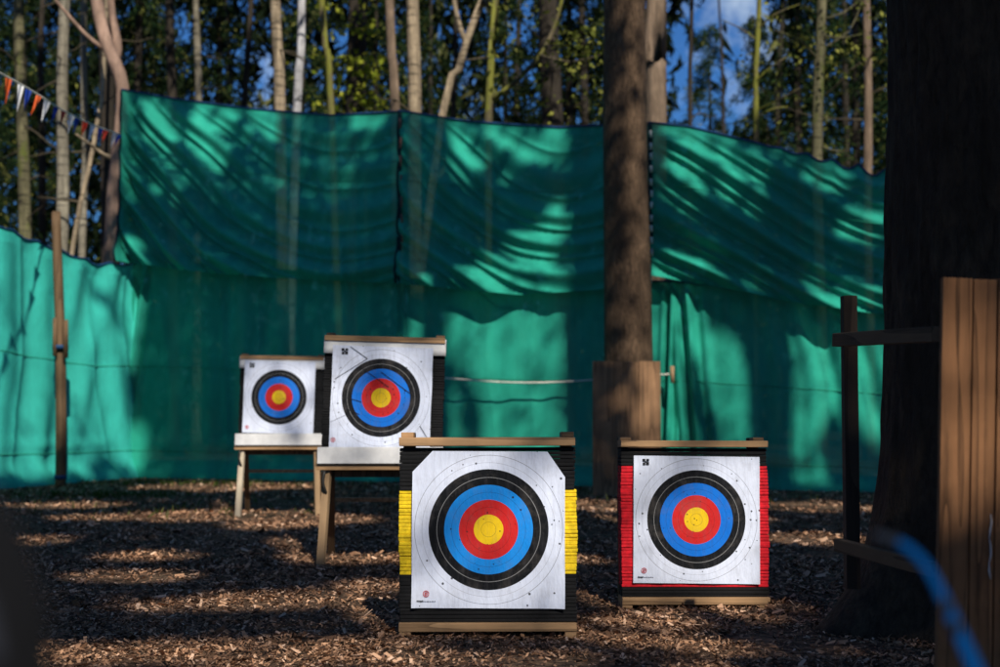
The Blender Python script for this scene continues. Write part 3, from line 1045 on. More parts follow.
# ------------------------------------------------------------------ middle tree with boards
mb = at(627, 492, 20.4)
mb.z = 0
mid = thing('tree', 'big straight brown trunk in the middle with boards leaning on its foot', 'tree', mb)
mp = [at(629, 492, 20.4) - mb, at(628.5, 400, 20.4) - mb, at(627.5, 300, 20.4) - mb, at(626, 200, 20.4) - mb, at(625, 100, 20.4) - mb, at(624.5, 0, 20.4) - mb, at(624, -120, 20.4) - mb, at(623, -420, 20.4) - mb, at(622, -700, 20.4) - mb]
mp[0].z = -0.1
mpts = resample(mp, 0.12)
tube('trunk', mpts, [20.4 / FPX * 0.5 * (50 - 8.5 * min(1, q.z / 8) - 26 * max(0, (q.z - 8) / 11)) * (1 + 0.25 * math.exp(-max(q.z, 0) / 0.4)) for q in mpts], M['bark_mid'], mid, 40, 0.03, 2.2, 4.4)
# boards leaning against the trunk
bb = at(627, 496, 19.75)
bb.z = 0
bd = thing('board_panel', 'weathered brown board panel leaning on the foot of the middle trunk', 'board panel', bb, (R(-4), R(0.4), 0))
wid = [0.30, 0.36, 0.315]
x0 = -sum(wid) / 2
for i, wv in enumerate(wid):
    boxo('plank', (x0 + wv / 2, 0, 0.955 + (0.006, 0.0, 0.009)[i]), (wv - 0.006, 0.03, 1.91), M['timber_board'], bd, 0.004, None, 0.003)
    x0 += wv
boxo('batten', (0, 0.037, 1.5), (0.92, 0.04, 0.09), M['timber_board'], bd)
boxo('batten', (0, 0.037, 0.4), (0.92, 0.04, 0.09), M['timber_board'], bd)

# ------------------------------------------------------------------ near tree on the right
nb = Vector((at(963, 402, 8.25).x, 8.25, 0))
near = thing('tree', 'huge dark trunk filling the right side, roots flaring at its foot', 'tree', nb)
flare_dirs = [(math.pi * 1.08, 0.46), (math.pi * 1.42, 0.30), (math.pi * 0.6, 0.3), (0.1, 0.35), (math.pi * 1.8, 0.3)]


def nflare(r, d, p):
    a = math.atan2(d.y, d.x)
    z = max(p.z, 0)
    e = 0.0
    for (fa, amt) in flare_dirs:
        da = math.atan2(math.sin(a - fa), math.cos(a - fa))
        e += amt * math.exp(-(da / 0.45) ** 2)
    r = r + (e * 0.85 + 0.08) * (math.exp(-z / 0.42))
    # bark ridges
    rid = abs(NZ(a * 5.5 + 0.4 * NZ(p.z * 1.5, a), p.z * 0.9, 2.0))
    rid2 = abs(NZ(a * 13, p.z * 2.6, 8.0))
    return r + 0.022 - 0.055 * (0.5 - min(rid, 0.5)) * 0.9 - 0.02 * (0.5 - min(rid2, 0.5))


npts, nr = [], []
z = -0.1
while z < 24:
    npts.append(Vector((0.015 * math.sin(z * 0.7) + 0.006 * z, 0, z)))
    nr.append(0.49 * (1 - 0.035 * max(z, 0)) if z < 12 else 0.28 * (1 - (z - 12) / 12.6))
    z += 0.045 if z < 5.2 else 0.5
V, F = tube_geo(npts, nr, 150, 0, 1, 0, True, nflare)
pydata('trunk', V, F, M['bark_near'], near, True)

# ------------------------------------------------------------------ post and rails beside it
rf = Vector((at(850, 402, 7.0).x, 7.0, 0))
fr = thing('rail_frame', 'dark post with two rails in front of the big right-hand trunk', 'rail frame', rf)
ptop = at(849, 296, 7.0) - rf
boxo('post', (0, 0, (ptop.z + 0.40) / 2), (0.070, 0.07, ptop.z - 0.40), M['timber_dark'], fr, 0.004)


def beam(name, a, b_, h, t, mat, parent):
    """a squared timber between two points (local), height h, thickness t"""
    a, b_ = Vector(a), Vector(b_)
    d = b_ - a
    bm = bmesh.new()
    box(bm, (0, 0, 0), (d.length, t, h), 0.004, None, 0.002)
    o = obj(name, bm, mat, parent, False, (a + b_) / 2)
    o.rotation_euler = (0, -math.asin(d.z / d.length), math.atan2(d.y, d.x))
    return o


beam('rail', at(836, 340, 6.93) - rf, at(936, 334, 6.05) - rf, 0.066, 0.045, M['timber_darkx'], fr)
beam('rail', at(838, 545, 6.93) - rf, at(936, 570, 6.05) - rf, 0.062, 0.045, M['timber_darkx'], fr)
boxo('foot_stake', (at(938, 402, 6.05).x - rf.x + 0.075, 6.03 - 7.0 + 0.06, 0.85), (0.06, 0.06, 1.75), M['timber_dark'], fr)

# ------------------------------------------------------------------ plank panel
pl0 = Vector((at(928, 402, 5.2).x, 5.2, 0))
pan = thing('plank_panel', 'upright brown plank panel with bold grain at the right edge of the picture', 'plank panel', pl0, (0, R(1.6), R(3)))
ztop = (at(942, 277, 5.2) - pl0).z
pan.rotation_euler = (0, R(1.9), R(3))
xx = 0.0
for i, wv in enumerate((0.118, 0.094, 0.12, 0.12, 0.12)):
    boxo('plank', (xx + wv / 2 - 0.001, 0, ztop / 2 - 0.02 + (0.0, -0.003, 0.002, 0.004, -0.005)[i]), (wv - 0.006, 0.028, ztop + 0.04), M['timber_plank'], pan, 0.003, None, 0.0015)
    xx += wv
boxo('batten', (0.285, 0.036, 1.4), (0.54, 0.04, 0.09), M['timber_dark'], pan)
boxo('batten', (0.285, 0.036, 0.35), (0.54, 0.04, 0.09), M['timber_dark'], pan)
rz = [Vector((0.195 + 0.004 * math.sin(k * 1.7), -0.016, 0.92 - 0.03 * k)) for k in range(9)]
tube('resin_drip', rz, [0.0012 + 0.002 * abs(math.sin(k * 2.1)) for k in range(9)], M['resin'], pan, 6)


# ------------------------------------------------------------------ targets
def foam(root, W, D, bands, y0):
    """compressed foam strips stacked flat, ragged at the ends"""
    for (z0, z1, mat, bulge) in bands:
        n = max(1, round((z1 - z0) / 0.021))
        h = (z1 - z0) / n
        bm = bmesh.new()
        wl = wr = 0.0
        for i in range(n):
            if random.random() < 0.3:
                wl = random.uniform(-0.004, 0.004)
                wr = random.uniform(-0.004, 0.005)
            sw = math.sin(math.pi * (i + 0.5) / n) ** 0.6
            a = -W / 2 + 0.004 - bulge * 0.3 * sw - wl * 0.7 - random.uniform(0, 0.003)
            c = W / 2 - 0.004 + bulge * sw + wr + random.uniform(0, 0.003)
            hh = h * random.uniform(0.90, 0.985)
            f0 = random.uniform(-0.004, 0.003)
            box(bm, ((a + c) / 2, y0 + D / 2 + f0, z0 + h * (i + 0.5)), (c - a, D, hh), min(0.005, hh * 0.25), None, 0.0018)
        obj('foam_band', bm, mat, root)


def paper(root, cx, cz, W, H, y, mat, scale, cuts, rot=0.0, curl=0.0, ripple=0.004, seed=0.0):
    """paper sheet whose origin is the centre of its rings"""
    bm = bmesh.new()
    N = 40
    W, H = W / scale, H / scale
    vs = [[bm.verts.new((-W / 2 + W * i / N, 0, -H / 2 + H * j / N)) for j in range(N + 1)] for i in range(N + 1)]
    for i in range(N):
        for j in range(N):
            bm.faces.new((vs[i][j], vs[i + 1][j], vs[i + 1][j + 1], vs[i][j + 1]))
    for (p, nn) in cuts:
        bmesh.ops.bisect_plane(bm, geom=list(bm.verts) + list(bm.edges) + list(bm.faces), plane_co=(p[0], 0, p[1]), plane_no=(nn[0], 0, nn[1]), clear_outer=True)
    for v in bm.verts:
        x, z = v.co.x, v.co.z
        v.co.y = ripple * (NZ(x * 6 + seed, z * 2.5, 1) + 0.6 * NZ(x * 14, z * 5, seed)) - ripple
        v.co.x += 0.006 * NZ(0.3, z * 4, seed) * (abs(x) / (W / 2)) ** 3
        e = max(0, abs(x) / (W / 2) - 0.86) / 0.14
        v.co.y -= curl * e * e * (0.5 + 0.8 * NZ(z * 3, seed, 3))
    o = obj('target_face', bm, mat, root, True, (cx, y, cz), (0, rot, 0))
    o.scale = (scale, 1, scale)
    return o


def emblem_block(face, x, z, s):
    bm = bmesh.new()
    q = s / 2
    for (ax, az, w_, h_) in ((-q * 0.55, q * 0.5, q * 0.85, q * 0.8), (q * 0.55, q * 0.55, q * 0.8, q * 0.7), (-q * 0.5, -q * 0.55, q * 0.75, q * 0.75), (q * 0.5, -q * 0.45, q * 0.9, q * 0.85), (0, 0.02 * s, q * 0.5, q * 0.3)):
        box(bm, (ax, 0, az), (w_, 0.0008, h_))
    return obj('emblem', bm, M['ink_black'], face, False, (x, -0.0095, z))


def emblem_round(face, x, z, r):
    bm = bmesh.new()
    n = 28
    for (ra, rb) in ((r * 0.78, r), (0.18 * r, 0.5 * r)):
        va = [bm.verts.new((ra * math.cos(2 * math.pi * k / n), 0, ra * math.sin(2 * math.pi * k / n))) for k in range(n)]
        vb = [bm.verts.new((rb * math.cos(2 * math.pi * k / n), 0, rb * math.sin(2 * math.pi * k / n))) for k in range(n)]
        for k in range(n):
            if ra < 0.3 * r and k % 7 == 0:
                continue
            bm.faces.new((va[k], va[(k + 1) % n], vb[(k + 1) % n], vb[k]))
    obj('emblem', bm, M['ink_red'], face, False, (x, -0.0095, z))


def small_print(face, x, z, w_):
    bm = bmesh.new()
    xx_ = 0
    random.seed(3)
    while xx_ < w_ * 0.33:
        ww = random.uniform(0.006, 0.010)
        box(bm, (xx_ + ww / 2, 0, random.uniform(-0.001, 0.001)), (ww, 0.0008, 0.008))
        xx_ += ww + 0.002
    obj('maker_mark', bm, M['ink_black'], face, False, (x, -0.0095, z))
    bm = bmesh.new()
    while xx_ < w_:
        ww = random.uniform(0.004, 0.012)
        box(bm, (xx_ + ww / 2, 0, 0), (ww, 0.0008, 0.0035))
        xx_ += ww + 0.003
    obj('small_print', bm, M['ink_grey'], face, False, (x, -0.0095, z))


def tear(face, a, b_, wd=0.002):
    d = Vector((b_[0] - a[0], 0, b_[1] - a[1]))
    bm = bmesh.new()
    box(bm, (0, 0, 0), (d.length, 0.0009, wd))
    o = obj('tear', bm, M['ink_black'], face, False, ((a[0] + b_[0]) / 2, -0.0105, (a[1] + b_[1]) / 2), (0, -math.atan2(d.z, d.x), 0))
    return o


def boss(label, loc, rot, W, H, bands, foot, mats_top, stub=0.03, D=0.22, bm_h=0.05, back=False):
    root = thing('target_boss', label, 'archery target', loc, rot, 'archery targets')
    zb = foot
    boxo('bottom_beam', (0, D / 2 - 0.01, zb + bm_h / 2), (W, D + 0.05, bm_h), M['timber_new'], root, 0.005, None, 0.003)
    boxo('top_beam', (0, D / 2 - 0.01, H - bm_h / 2), (W, D + 0.05, bm_h), M['timber_new'], root, 0.005, None, 0.003)
    for s in (-1, 1):
        boxo('upright', (s * (W / 2 - 0.04), D + 0.075, (H + stub) / 2), (0.07, 0.075, H + stub), M['timber_legdark'], root, 0.005)
        boxo('end_block', (s * (W / 2 - 0.04), D * 0.62, H + stub / 2 + 0.001), (0.072, D * 0.55, stub), M['timber_new'], root, 0.004)
        if foot > 0.005:
            boxo('foot_block', (s * (W / 2 - 0.035), D / 2 + 0.02, foot / 2 + 0.0), (0.065, D + 0.10, foot - 0.001), M['timber_new'], root, 0.003)
    foam(root, W, D, bands, 0.0)
    return root


K, YL, RD = M['foam_black'], M['foam_yellow'], M['foam_red']
# 1: nearest, yellow bands
random.seed(21)
m1 = 7.93 / FPX
g1 = Vector((at(488, 402, 7.93).x, 7.93, 0))
t1 = boss('nearest target, yellow and black foam block standing on the ground with clipped paper corners', g1, (R(-1.5), R(-0.2), 0), 1.005, 1.128, [(0.085, 0.352, K, 0.004), (0.352, 0.83, YL, 0.012), (0.83, 1.07, K, 0.0)], 0.035, 0)
f1 = paper(t1, 1 * m1, 0.607, 0.868, 0.885, -0.012, facemat('face_one', 1.3, 0.22, (0.012, 0.27, 0.80)), 1.05,
           [((-0.413, 0.31), (-0.75, 0.66)), ((-0.36, 0.365), (-0.9, 0.85)), ((0.36, 0.36), (0.82, 0.57))], R(0.5), 0.02, 0.005, 1.0)
emblem_round(f1, -0.335, -0.345, 0.017)
small_print(f1, -0.385, -0.385, 0.10)
# 2: red
m2 = 9.06 / FPX
g2 = Vector((at(694, 402, 9.06).x, 9.06, 0))
t2 = boss('red and black foam target standing on the ground to the right of the yellow one', g2, (R(-2), R(0.1), R(0.5)), 0.955, 1.08, [(0.068, 0.132, K, 0.0), (0.132, 0.915, RD, 0.010), (0.915, 1.03, K, 0.0)], 0.022, 0, 0.02, 0.22, 0.046)
f2 = paper(t2, 1.5 * m2, 0.567, 0.82, 0.82, -0.012, facemat('face_two', 4.1, 0.24), 0.985, [], R(0.6), 0.012, 0.005, 5.0)
emblem_block(f2, -0.335, 0.375, 0.045)
emblem_round(f2, -0.345, -0.335, 0.018)
small_print(f2, -0.385, -0.378, 0.10)


def stand(label, loc, rot, W, zl, spread, depth, legmats, bar_z):
    root = thing('target_stand', label, 'target stand', loc, rot, 'wooden target stands')
    boxo('ledge', (0, 0.16, zl - 0.026), (W + 0.05, 0.40, 0.052), M['timber_new'], root, 0.005)
    boxo('apron', (0, 0.10, zl - 0.085), (W - 0.06, 0.03, 0.065), M['timber_legdark'], root, 0.004)
    boxo('white_board', (0, -0.055, zl + 0.0685), (W + 0.03, 0.018, 0.135), M['whiteboard'], root, 0.003, (R(-4), 0, 0))
    hl = zl - 0.054
    for s, k in ((-1, 0), (1, 1)):
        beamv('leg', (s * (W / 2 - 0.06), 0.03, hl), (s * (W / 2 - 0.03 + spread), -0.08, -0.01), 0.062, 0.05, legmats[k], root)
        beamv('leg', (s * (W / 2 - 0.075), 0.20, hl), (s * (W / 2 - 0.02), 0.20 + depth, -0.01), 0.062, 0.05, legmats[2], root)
    yb = 0.20 + depth * (hl - bar_z) / hl
    beamv('crossbar', (-(W / 2 - 0.09), yb, bar_z), (W / 2 - 0.09, yb, bar_z), 0.06, 0.035, M['timber_new'], root)
    for s in (-1, 1):
        xb = s * (W / 2 - 0.045)
        pts_ = resample([(xb, -0.05, hl - 0.005), (xb + s * 0.012, -0.06, hl - 0.10), (xb - s * 0.012, -0.02, hl - 0.19), (xb - s * 0.03, 0.12, hl - 0.28)], 0.03)
        tube('strap', pts_, 0.012, M['iron'], root, 8)
    return root


def beamv(name, a, b_, wx, wy, mat, parent):
    a, b_ = Vector(a), Vector(b_)
    d = b_ - a
    bm = bmesh.new()
    box(bm, (0, 0, 0), (wx, wy, d.length), 0.004, None, 0.002)
    o = obj(name, bm, mat, parent, False, (a + b_) / 2)
    o.rotation_euler = d.to_track_quat('Z', 'Y').to_euler() if abs(d.normalized().z) < 0.2 else (-d if d.z < 0 else d).to_track_quat('Z', 'Y').to_euler()
    return o


def raised(lab_b, lab_s, pxc, Y, W, roll, yaw, fx, fz, fw, fh, fmat, legm, spread, seed):
    random.seed(seed)
    x = at(pxc, 402, Y).x
    g = Vector((x, Y, 0))
    st = stand(lab_s, g, (0, 0, yaw), W + 0.0, 0.825, spread, 0.62, legm, 0.50)
    bz = 0.829
    H = 1.875 - bz
    b0 = boss(lab_b, g + Vector((0, 0.045, bz)), (R(-3.5), roll, yaw), W, H, [(0.05, H - 0.05, K, 0.002)], 0.0, 0, 0.03, 0.22, 0.046)
    # white sheet folded over the top edge and down one side
    bm = bmesh.new()
    N = 24
    top = [(-0.028, H - 0.15), (-0.024, H - 0.10), (-0.022, H - 0.05), (-0.022, H - 0.012)]
    vs = [[bm.verts.new((-W / 2 - 0.004 + (W + 0.012) * i / N, y + 0.004 * NZ(i * 0.5, z_ * 9, seed), z_ + 0.006 * NZ(i * 0.4, 1, seed))) for (y, z_) in top] for i in range(N + 1)]
    for i in range(N):
        for j in range(3):
            bm.faces.new((vs[i][j], vs[i + 1][j], vs[i + 1][j + 1], vs[i][j + 1]))
    if seed % 2:
        side = [[bm.verts.new((W / 2 + 0.010, y_, z_)) for (yy, z_) in top] for y_ in (0.01, 0.10)]
        for j in range(3):
            bm.faces.new((vs[N][j], side[0][j], side[0][j + 1], vs[N][j + 1]))
            bm.faces.new((side[0][j], side[1][j], side[1][j + 1], side[0][j + 1]))
    o = obj('white_cover', bm, M['whiteboard'], b0, True)
    sm = o.modifiers.new('thickness', 'SOLIDIFY')
    sm.thickness = 0.003
    fc = paper(b0, fx, fz - bz, fw, fh, -0.040, fmat, 1.0, [], R(0.6) , 0.012, 0.005, seed * 1.0)
    return b0, st, fc


m3 = 11.47 / FPX
b3, s3, f3 = raised('black foam target raised on a stand behind the yellow one, its paper slashed', 'taller-looking wooden stand in the middle with dark brown legs', 381, 11.47, 1.0, R(1.4), R(1.5), -2 * m3, 1.363, 0.83, 0.85,
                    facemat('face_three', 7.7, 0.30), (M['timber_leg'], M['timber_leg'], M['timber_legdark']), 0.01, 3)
emblem_block(f3, -0.315, 0.375, 0.055)
emblem_round(f3, -0.38, -0.36, 0.02)
for a_, c_ in (((-0.27, 0.415), (-0.125, 0.32)), ((-0.125, 0.32), (-0.39, 0.14)), ((-0.01, 0.215), (0.26, 0.03)), ((-0.16, 0.235), (0.06, 0.09)), ((-0.28, -0.01), (-0.16, -0.04)), ((-0.28, -0.10), (-0.17, -0.145)), ((0.33, -0.22), (0.40, -0.33)), ((-0.42, -0.22), (-0.28, -0.15))):
    tear(f3, a_, c_, 0.0045 if c_ != (-0.28, -0.15) else 0.002)
b4, s4, f4 = raised('farthest and smallest-looking target, black foam on a stand at the left', 'farthest wooden stand at the left with one pale sunlit front leg', 279.5, 16.35, 0.985, R(0.8), R(2.5), -0.02, 1.385, 0.83, 0.85,
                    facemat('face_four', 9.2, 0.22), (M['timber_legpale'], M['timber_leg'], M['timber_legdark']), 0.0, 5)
emblem_block(f4, -0.33, 0.37, 0.06)
emblem_round(f4, -0.36, -0.36, 0.022)

# ------------------------------------------------------------------ pennant string
bt = thing('pennant_string', 'string of small red, white and blue pennants at the upper left', 'bunting', at(60, 105, 21))
o = bt.location
keys = [(128, 137, 24.2), (96, 126, 23.0), (66, 112, 21.6), (40, 96, 20.2), (20, 84, 19.0), (0, 73, 18.0), (-40, 48, 16.4), (-110, -5, 14)]
line = resample([at(*k) - o for k in keys], 0.06)
tube('cord', line, 0.012, M['cord_pale'], bt, 6)
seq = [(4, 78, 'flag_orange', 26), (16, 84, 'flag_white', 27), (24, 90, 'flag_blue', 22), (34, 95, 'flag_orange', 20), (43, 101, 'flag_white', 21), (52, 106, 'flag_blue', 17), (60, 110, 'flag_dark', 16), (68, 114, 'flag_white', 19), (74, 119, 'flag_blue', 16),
       (82, 122, 'flag_red', 16), (90, 124, 'flag_white', 18), (98, 129, 'flag_blue', 15), (103, 131, 'flag_red', 14), (112, 133, 'flag_white', 15), (115, 135, 'flag_blue', 13), (124, 137, 'flag_white', 15), (-10, 72, 'flag_blue', 27), (-22, 64, 'flag_white', 28), (-36, 54, 'flag_red', 28)]
random.seed(8)
for (px, py, mt, ln) in seq:
    q = min(line, key=lambda c: abs((c + o).x / (c + o).y * FPX + 500 - px))
    Yq = (q + o).y
    mpx = Yq / FPX
    i = line.index(q)
    d = Vector((-1, 0.15, 0.5)).normalized()
    hw = 3.3 * mpx * (1.15 if ln > 20 else 0.9)
    tip = Vector((-random.uniform(3.5, 7) * mpx, random.uniform(-0.05, 0.05), -ln * mpx))
    a, c = -d * hw, d * hw
    V_ = []
    for k in range(7):
        t = k / 6
        for sgn in (-1, 0, 1):
            e = (a if sgn < 0 else c) * (1 - t) if sgn else Vector((0, 0, 0))
            V_.append(e + tip * t + Vector((0, 0.03 * (1 - abs(sgn)) * math.sin(2.5 * t + px), -0.008)))
    F_ = []
    for k in range(6):
        for s_ in (0, 1):
            F_.append((k * 3 + s_, k * 3 + s_ + 1, k * 3 + s_ + 4, k * 3 + s_ + 3))
    p_ = pydata('pennant', V_, F_, M[mt], bt, True, q)
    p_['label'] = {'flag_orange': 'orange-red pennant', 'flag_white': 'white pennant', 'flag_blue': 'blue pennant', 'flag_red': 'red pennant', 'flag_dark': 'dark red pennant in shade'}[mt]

# ------------------------------------------------------------------ bow close to the camera
yb = 1.75
bw0 = Vector((at(1010, 402, yb).x, yb, 0))
bow = thing('bow', 'out-of-focus blue bow limb curving in from the lower right corner', 'bow', bw0)
up_limb = resample([at(872, 534, yb) - bw0, at(888, 538, yb) - bw0, at(907, 547, yb) - bw0, at(925, 565, yb) - bw0, at(940, 592, yb) - bw0, at(955, 625, yb) - bw0, at(972, 662, yb) - bw0, at(992, 712, yb) - bw0], 0.01)


def limb(name, pts, w0, w1, th, mat, parent):
    V_, F_ = [], []
    n = len(pts)
    for i, p in enumerate(pts):
        t = (pts[min(i + 1, n - 1)] - pts[max(i - 1, 0)]).normalized()
        side = Vector((0, 1, 0))
        nn = side.cross(t).normalized()
        wv = w0 + (w1 - w0) * i / (n - 1)
        for (sa, sb) in ((-1, -1), (1, -1), (1, 1), (-1, 1)):
            V_.append(p + nn * wv * 0.5 * sa + side * th * sb)
    for i in range(n - 1):
        for k in range(4):
            F_.append((i * 4 + k, i * 4 + (k + 1) % 4, i * 4 + 4 + (k + 1) % 4, i * 4 + 4 + k))
    F_ += [(3, 2, 1, 0), tuple((n - 1) * 4 + k for k in range(4))]
    o_ = pydata(name, V_, F_, mat, parent)
    bv = o_.modifiers.new('edge', 'BEVEL')
    bv.width = 0.002
    bv.segments = 2
    return o_


nT = max(2, len(up_limb) // 7)
limb('limb_tip', up_limb[:nT + 1], 0.006, 0.012, 0.004, M['bow_dark'], bow)
limb('limb', up_limb[nT:], 0.010, 0.022, 0.005, M['bow_blue'], bow)
for (px, py) in ((946, 606), (956, 627)):
    c_ = at(px, py, yb - 0.009) - bw0
    tube('limb_mark', [c_ + Vector((-0.004, 0, -0.006)), c_ + Vector((0.004, 0, 0.006))], 0.007, M['bow_dark'], bow, 8)
e = up_limb[-1]
ris = resample([e, e + Vector((0.02, 0, -0.08)), e + Vector((0.012, 0, -0.18)), e + Vector((0.03, 0, -0.28)), e + Vector((0.02, 0, -0.36))], 0.02)
tube('riser', ris, [0.018 + 0.006 * math.sin(i * 0.9) ** 2 for i in range(len(ris))], M['bow_dark'], bow, 12)
e2 = ris[-1]
lo_l = resample([e2, Vector((e2.x - 0.01, 0, e2.z * 0.66)), Vector((e2.x - 0.05, 0, e2.z * 0.33)), Vector((e2.x - 0.11, 0, 0.03)), Vector((e2.x - 0.14, 0, 0.004))], 0.02)
limb('limb', lo_l, 0.030, 0.012, 0.007, M['bow_blue'], bow)

# ------------------------------------------------------------------ dark bag close to the camera
yg = 0.95
gx = at(-42, 402, yg).x
bag = thing('bow_bag', 'dark out-of-focus upright bag at the lower left corner', 'bag', (gx, yg, 0))
prof = [(0.0, 0.060), (0.05, 0.068), (0.25, 0.070), (0.6, 0.068), (0.9, 0.066), (1.05, 0.065), (1.12, 0.064), (1.165, 0.062), (1.195, 0.057), (1.229, 0.045), (1.255, 0.034), (1.275, 0.018), (1.285, 0.001)]
pr = resample([Vector((r_, 0, z_)) for z_, r_ in prof], 0.02)
V, F = [], []
for p_ in pr:
    for k in range(28):
        a = 2 * math.pi * k / 28
        rr = max(0.001, p_.x) * (1 + 0.10 * NZ(math.cos(a) * 2, math.sin(a) * 2, p_.z * 9))
        V.append((math.cos(a) * rr * 1.0, math.sin(a) * rr * 1.1, p_.z))
for i in range(len(pr) - 1):
    for k in range(28):
        k2 = (k + 1) % 28
        F.append((i * 28 + k, i * 28 + k2, (i + 1) * 28 + k2, (i + 1) * 28 + k))
F.append(tuple(reversed(range(28))))
pydata('bag_body', V, F, M['bag_black'], bag, True)
boxo('pocket', (0.040, -0.052, 1.185), (0.012, 0.012, 0.045), M['bag_grey'], bag, 0.005, (0, R(-12), R(35)))
tube('strap', resample([(0.0, -0.070, 1.06), (-0.02, -0.10, 0.8), (0.0, -0.085, 0.45)], 0.05), 0.010, M['bag_black'], bag, 8)

# ------------------------------------------------------------------ overhead canopy (crowns of the near, middle and flanking trees)
# Sun flecks seen in the photograph, as world patches: ground (x, y, rx, ry) and nets (x, z, rx, rz)
def gpatch(px, py, rx, ry):
    Y = CAM_H * FPX / (py - 402)
    p = at(px, py, Y)
    return (p.x, p.y, rx * Y / FPX + 0.12, ry * Y * Y / (CAM_H * FPX) + 0.10)


G_PATCH = [gpatch(*a) for a in ((230, 487, 90, 4.5), (200, 516, 120, 5), (275, 525, 50, 4), (150, 555, 45, 4), (300, 598, 110, 7), (180, 605, 60, 4), (100, 655, 110, 9), (250, 662, 60, 5), (385, 552, 25, 6), (385, 585, 30, 6),
                                (600, 505, 32, 7), (608, 541, 22, 5), (590, 560, 14, 4), (825, 507, 60, 6), (815, 537, 45, 6), (805, 578, 55, 9), (800, 612, 70, 7), (655, 618, 70, 6), (720, 600, 30, 4), (20, 540, 40, 4), (480, 500, 60, 4), (420, 655, 60, 5), (60, 505, 50, 3),
                                (760, 650, 60, 5), (330, 645, 70, 7), (540, 655, 60, 5), (640, 640, 50, 5), (470, 540, 50, 5), (130, 575, 50, 4), (560, 520, 50, 4), (720, 520, 40, 4), (340, 520, 40, 4))]
N_PATCH = []
for (px, py, rx, ry, ang) in ((20, 290, 26, 60, 0), (78, 400, 20, 75, -0.15), (112, 300, 14, 40, 0), (100, 455, 26, 22, 0), (25, 400, 18, 60, 0), (160, 143, 12, 30, 0.6), (205, 165, 10, 26, 0.7), (215, 128, 24, 16, 0), (262, 140, 16, 22, 0.3), (365, 135, 14, 14, 0),
                         (445, 140, 10, 34, 0.6), (462, 178, 12, 22, 0.7), (500, 140, 16, 24, 0), (525, 170, 14, 14, 0), (560, 150, 20, 20, 0), (585, 190, 22, 18, 0.5), (560, 235, 20, 16, 0.5), (592, 222, 14, 26, 0), (530, 262, 36, 14, 0.3), (590, 262, 16, 12, 0.3),
                         (668, 150, 10, 24, 0.2), (695, 160, 24, 26, 0.5), (680, 205, 14, 30, 0.4), (728, 200, 20, 24, -0.6), (850, 250, 20, 20, 0), (760, 230, 26, 12, -0.6), (815, 200, 20, 12, 0),
                         (475, 325, 14, 34, -0.5), (452, 360, 12, 26, -0.4), (527, 325, 18, 46, 0), (540, 370, 16, 40, 0), (570, 320, 14, 38, 0), (575, 400, 14, 46, 0), (592, 320, 8, 34, 0), (515, 425, 30, 26, 0), (560, 445, 26, 26, 0), (470, 420, 16, 20, 0),
                         (660, 330, 10, 40, 0), (700, 322, 14, 32, 0.3), (725, 350, 12, 44, -0.6), (770, 340, 12, 40, -0.7), (755, 430, 12, 46, -0.6), (800, 390, 10, 50, -0.5), (862, 390, 12, 60, 0), (720, 440, 10, 34, -0.4), (690, 420, 8, 40, 0), (812, 465, 40, 14, 0), (840, 330, 10, 22, 0), (675, 400, 12, 60, 0), (740, 390, 14, 40, -0.6), (785, 440, 16, 34, -0.5), (835, 430, 14, 40, -0.3), (500, 380, 16, 40, -0.3), (430, 330, 10, 26, -0.4), (705, 460, 24, 14, 0)):
    Y = lerp_table(DEPTH, px)
    p = at(px, py, Y)
    grow = 0.04 if (px < 400 and px > 136 and py < 270) else (0.07 if py < 275 else 0.25)
    N_PATCH.append((p.x, p.z, rx * Y / FPX + grow, ry * Y / FPX + grow, ang))


def g_lit(x, y):
    j = 0.45 * NZ(x * 1.1, y * 1.1, 7)
    for (cx, cy, rx, ry) in G_PATCH:
        if ((x - cx) / rx) ** 2 + ((y - cy) / ry) ** 2 + j * 2 < 1:
            return True
    return False


def n_lit(x, z):
    if z < 3.4 and NZ(x * 1.5 + z * 0.75 + 0.5 * NZ(x * 0.8, z * 0.8, 3), z * 0.28 - x * 0.1, 40) > 0.20:
        return False          # a bough or stem in the way
    j = 0.7 * NZ(x * 1.3, z * 1.3, 12)
    for (cx, cz, rx, rz_, a) in N_PATCH:
        dx, dz = x - cx, z - cz
        ca, sa = math.cos(a), math.sin(a)
        u_, v_ = dx * ca + dz * sa, -dx * sa + dz * ca
        if (u_ / rx) ** 2 + (v_ / rz_) ** 2 + j < 1:
            return True
    return False


random.seed(77)
HOSTS = {'near': (nb, near), 'mid': (mb, mid)}
side_trees = []
for (x, y, lab) in ((9.5, 12.5, 'a'), (9.0, 2.5, 'b'), (1.0, -9.0, 'c'), (13.5, -3.0, 'd'), (-7.5, 6.0, 'e')):
    r_ = thing('tree', 'tall leafy tree standing outside the picture', 'tree', (x, y, 0), (0, 0, 0), 'trees shading the range')
    tube('trunk', resample([(0, 0, -0.1), (0.1, 0, 4), (0, 0.1, 11), (0.1, 0, 21)], 0.5), 0.3, M['bark_dark'], r_, 12, 0.04)
    HOSTS[lab] = (Vector((x, y, 0)), r_)
leaf_sets = {k: [] for k in HOSTS}


TGT = [(g1, 0.62, 0, 1.2), (g2, 0.58, 0, 1.15), (Vector((at(381, 402, 11.47).x, 11.47, 0)), 0.72, 0.0, 1.95), (Vector((at(279, 402, 16.35).x, 16.35, 0)), 0.66, 0.0, 1.95), (mb, 0.4, 0, 8), (Vector((-6.7, 19, 0)), 1.6, 5.0, 7.2), (pl0 + Vector((0.1, 0, 0)), 0.35, 0.9, 1.75)]


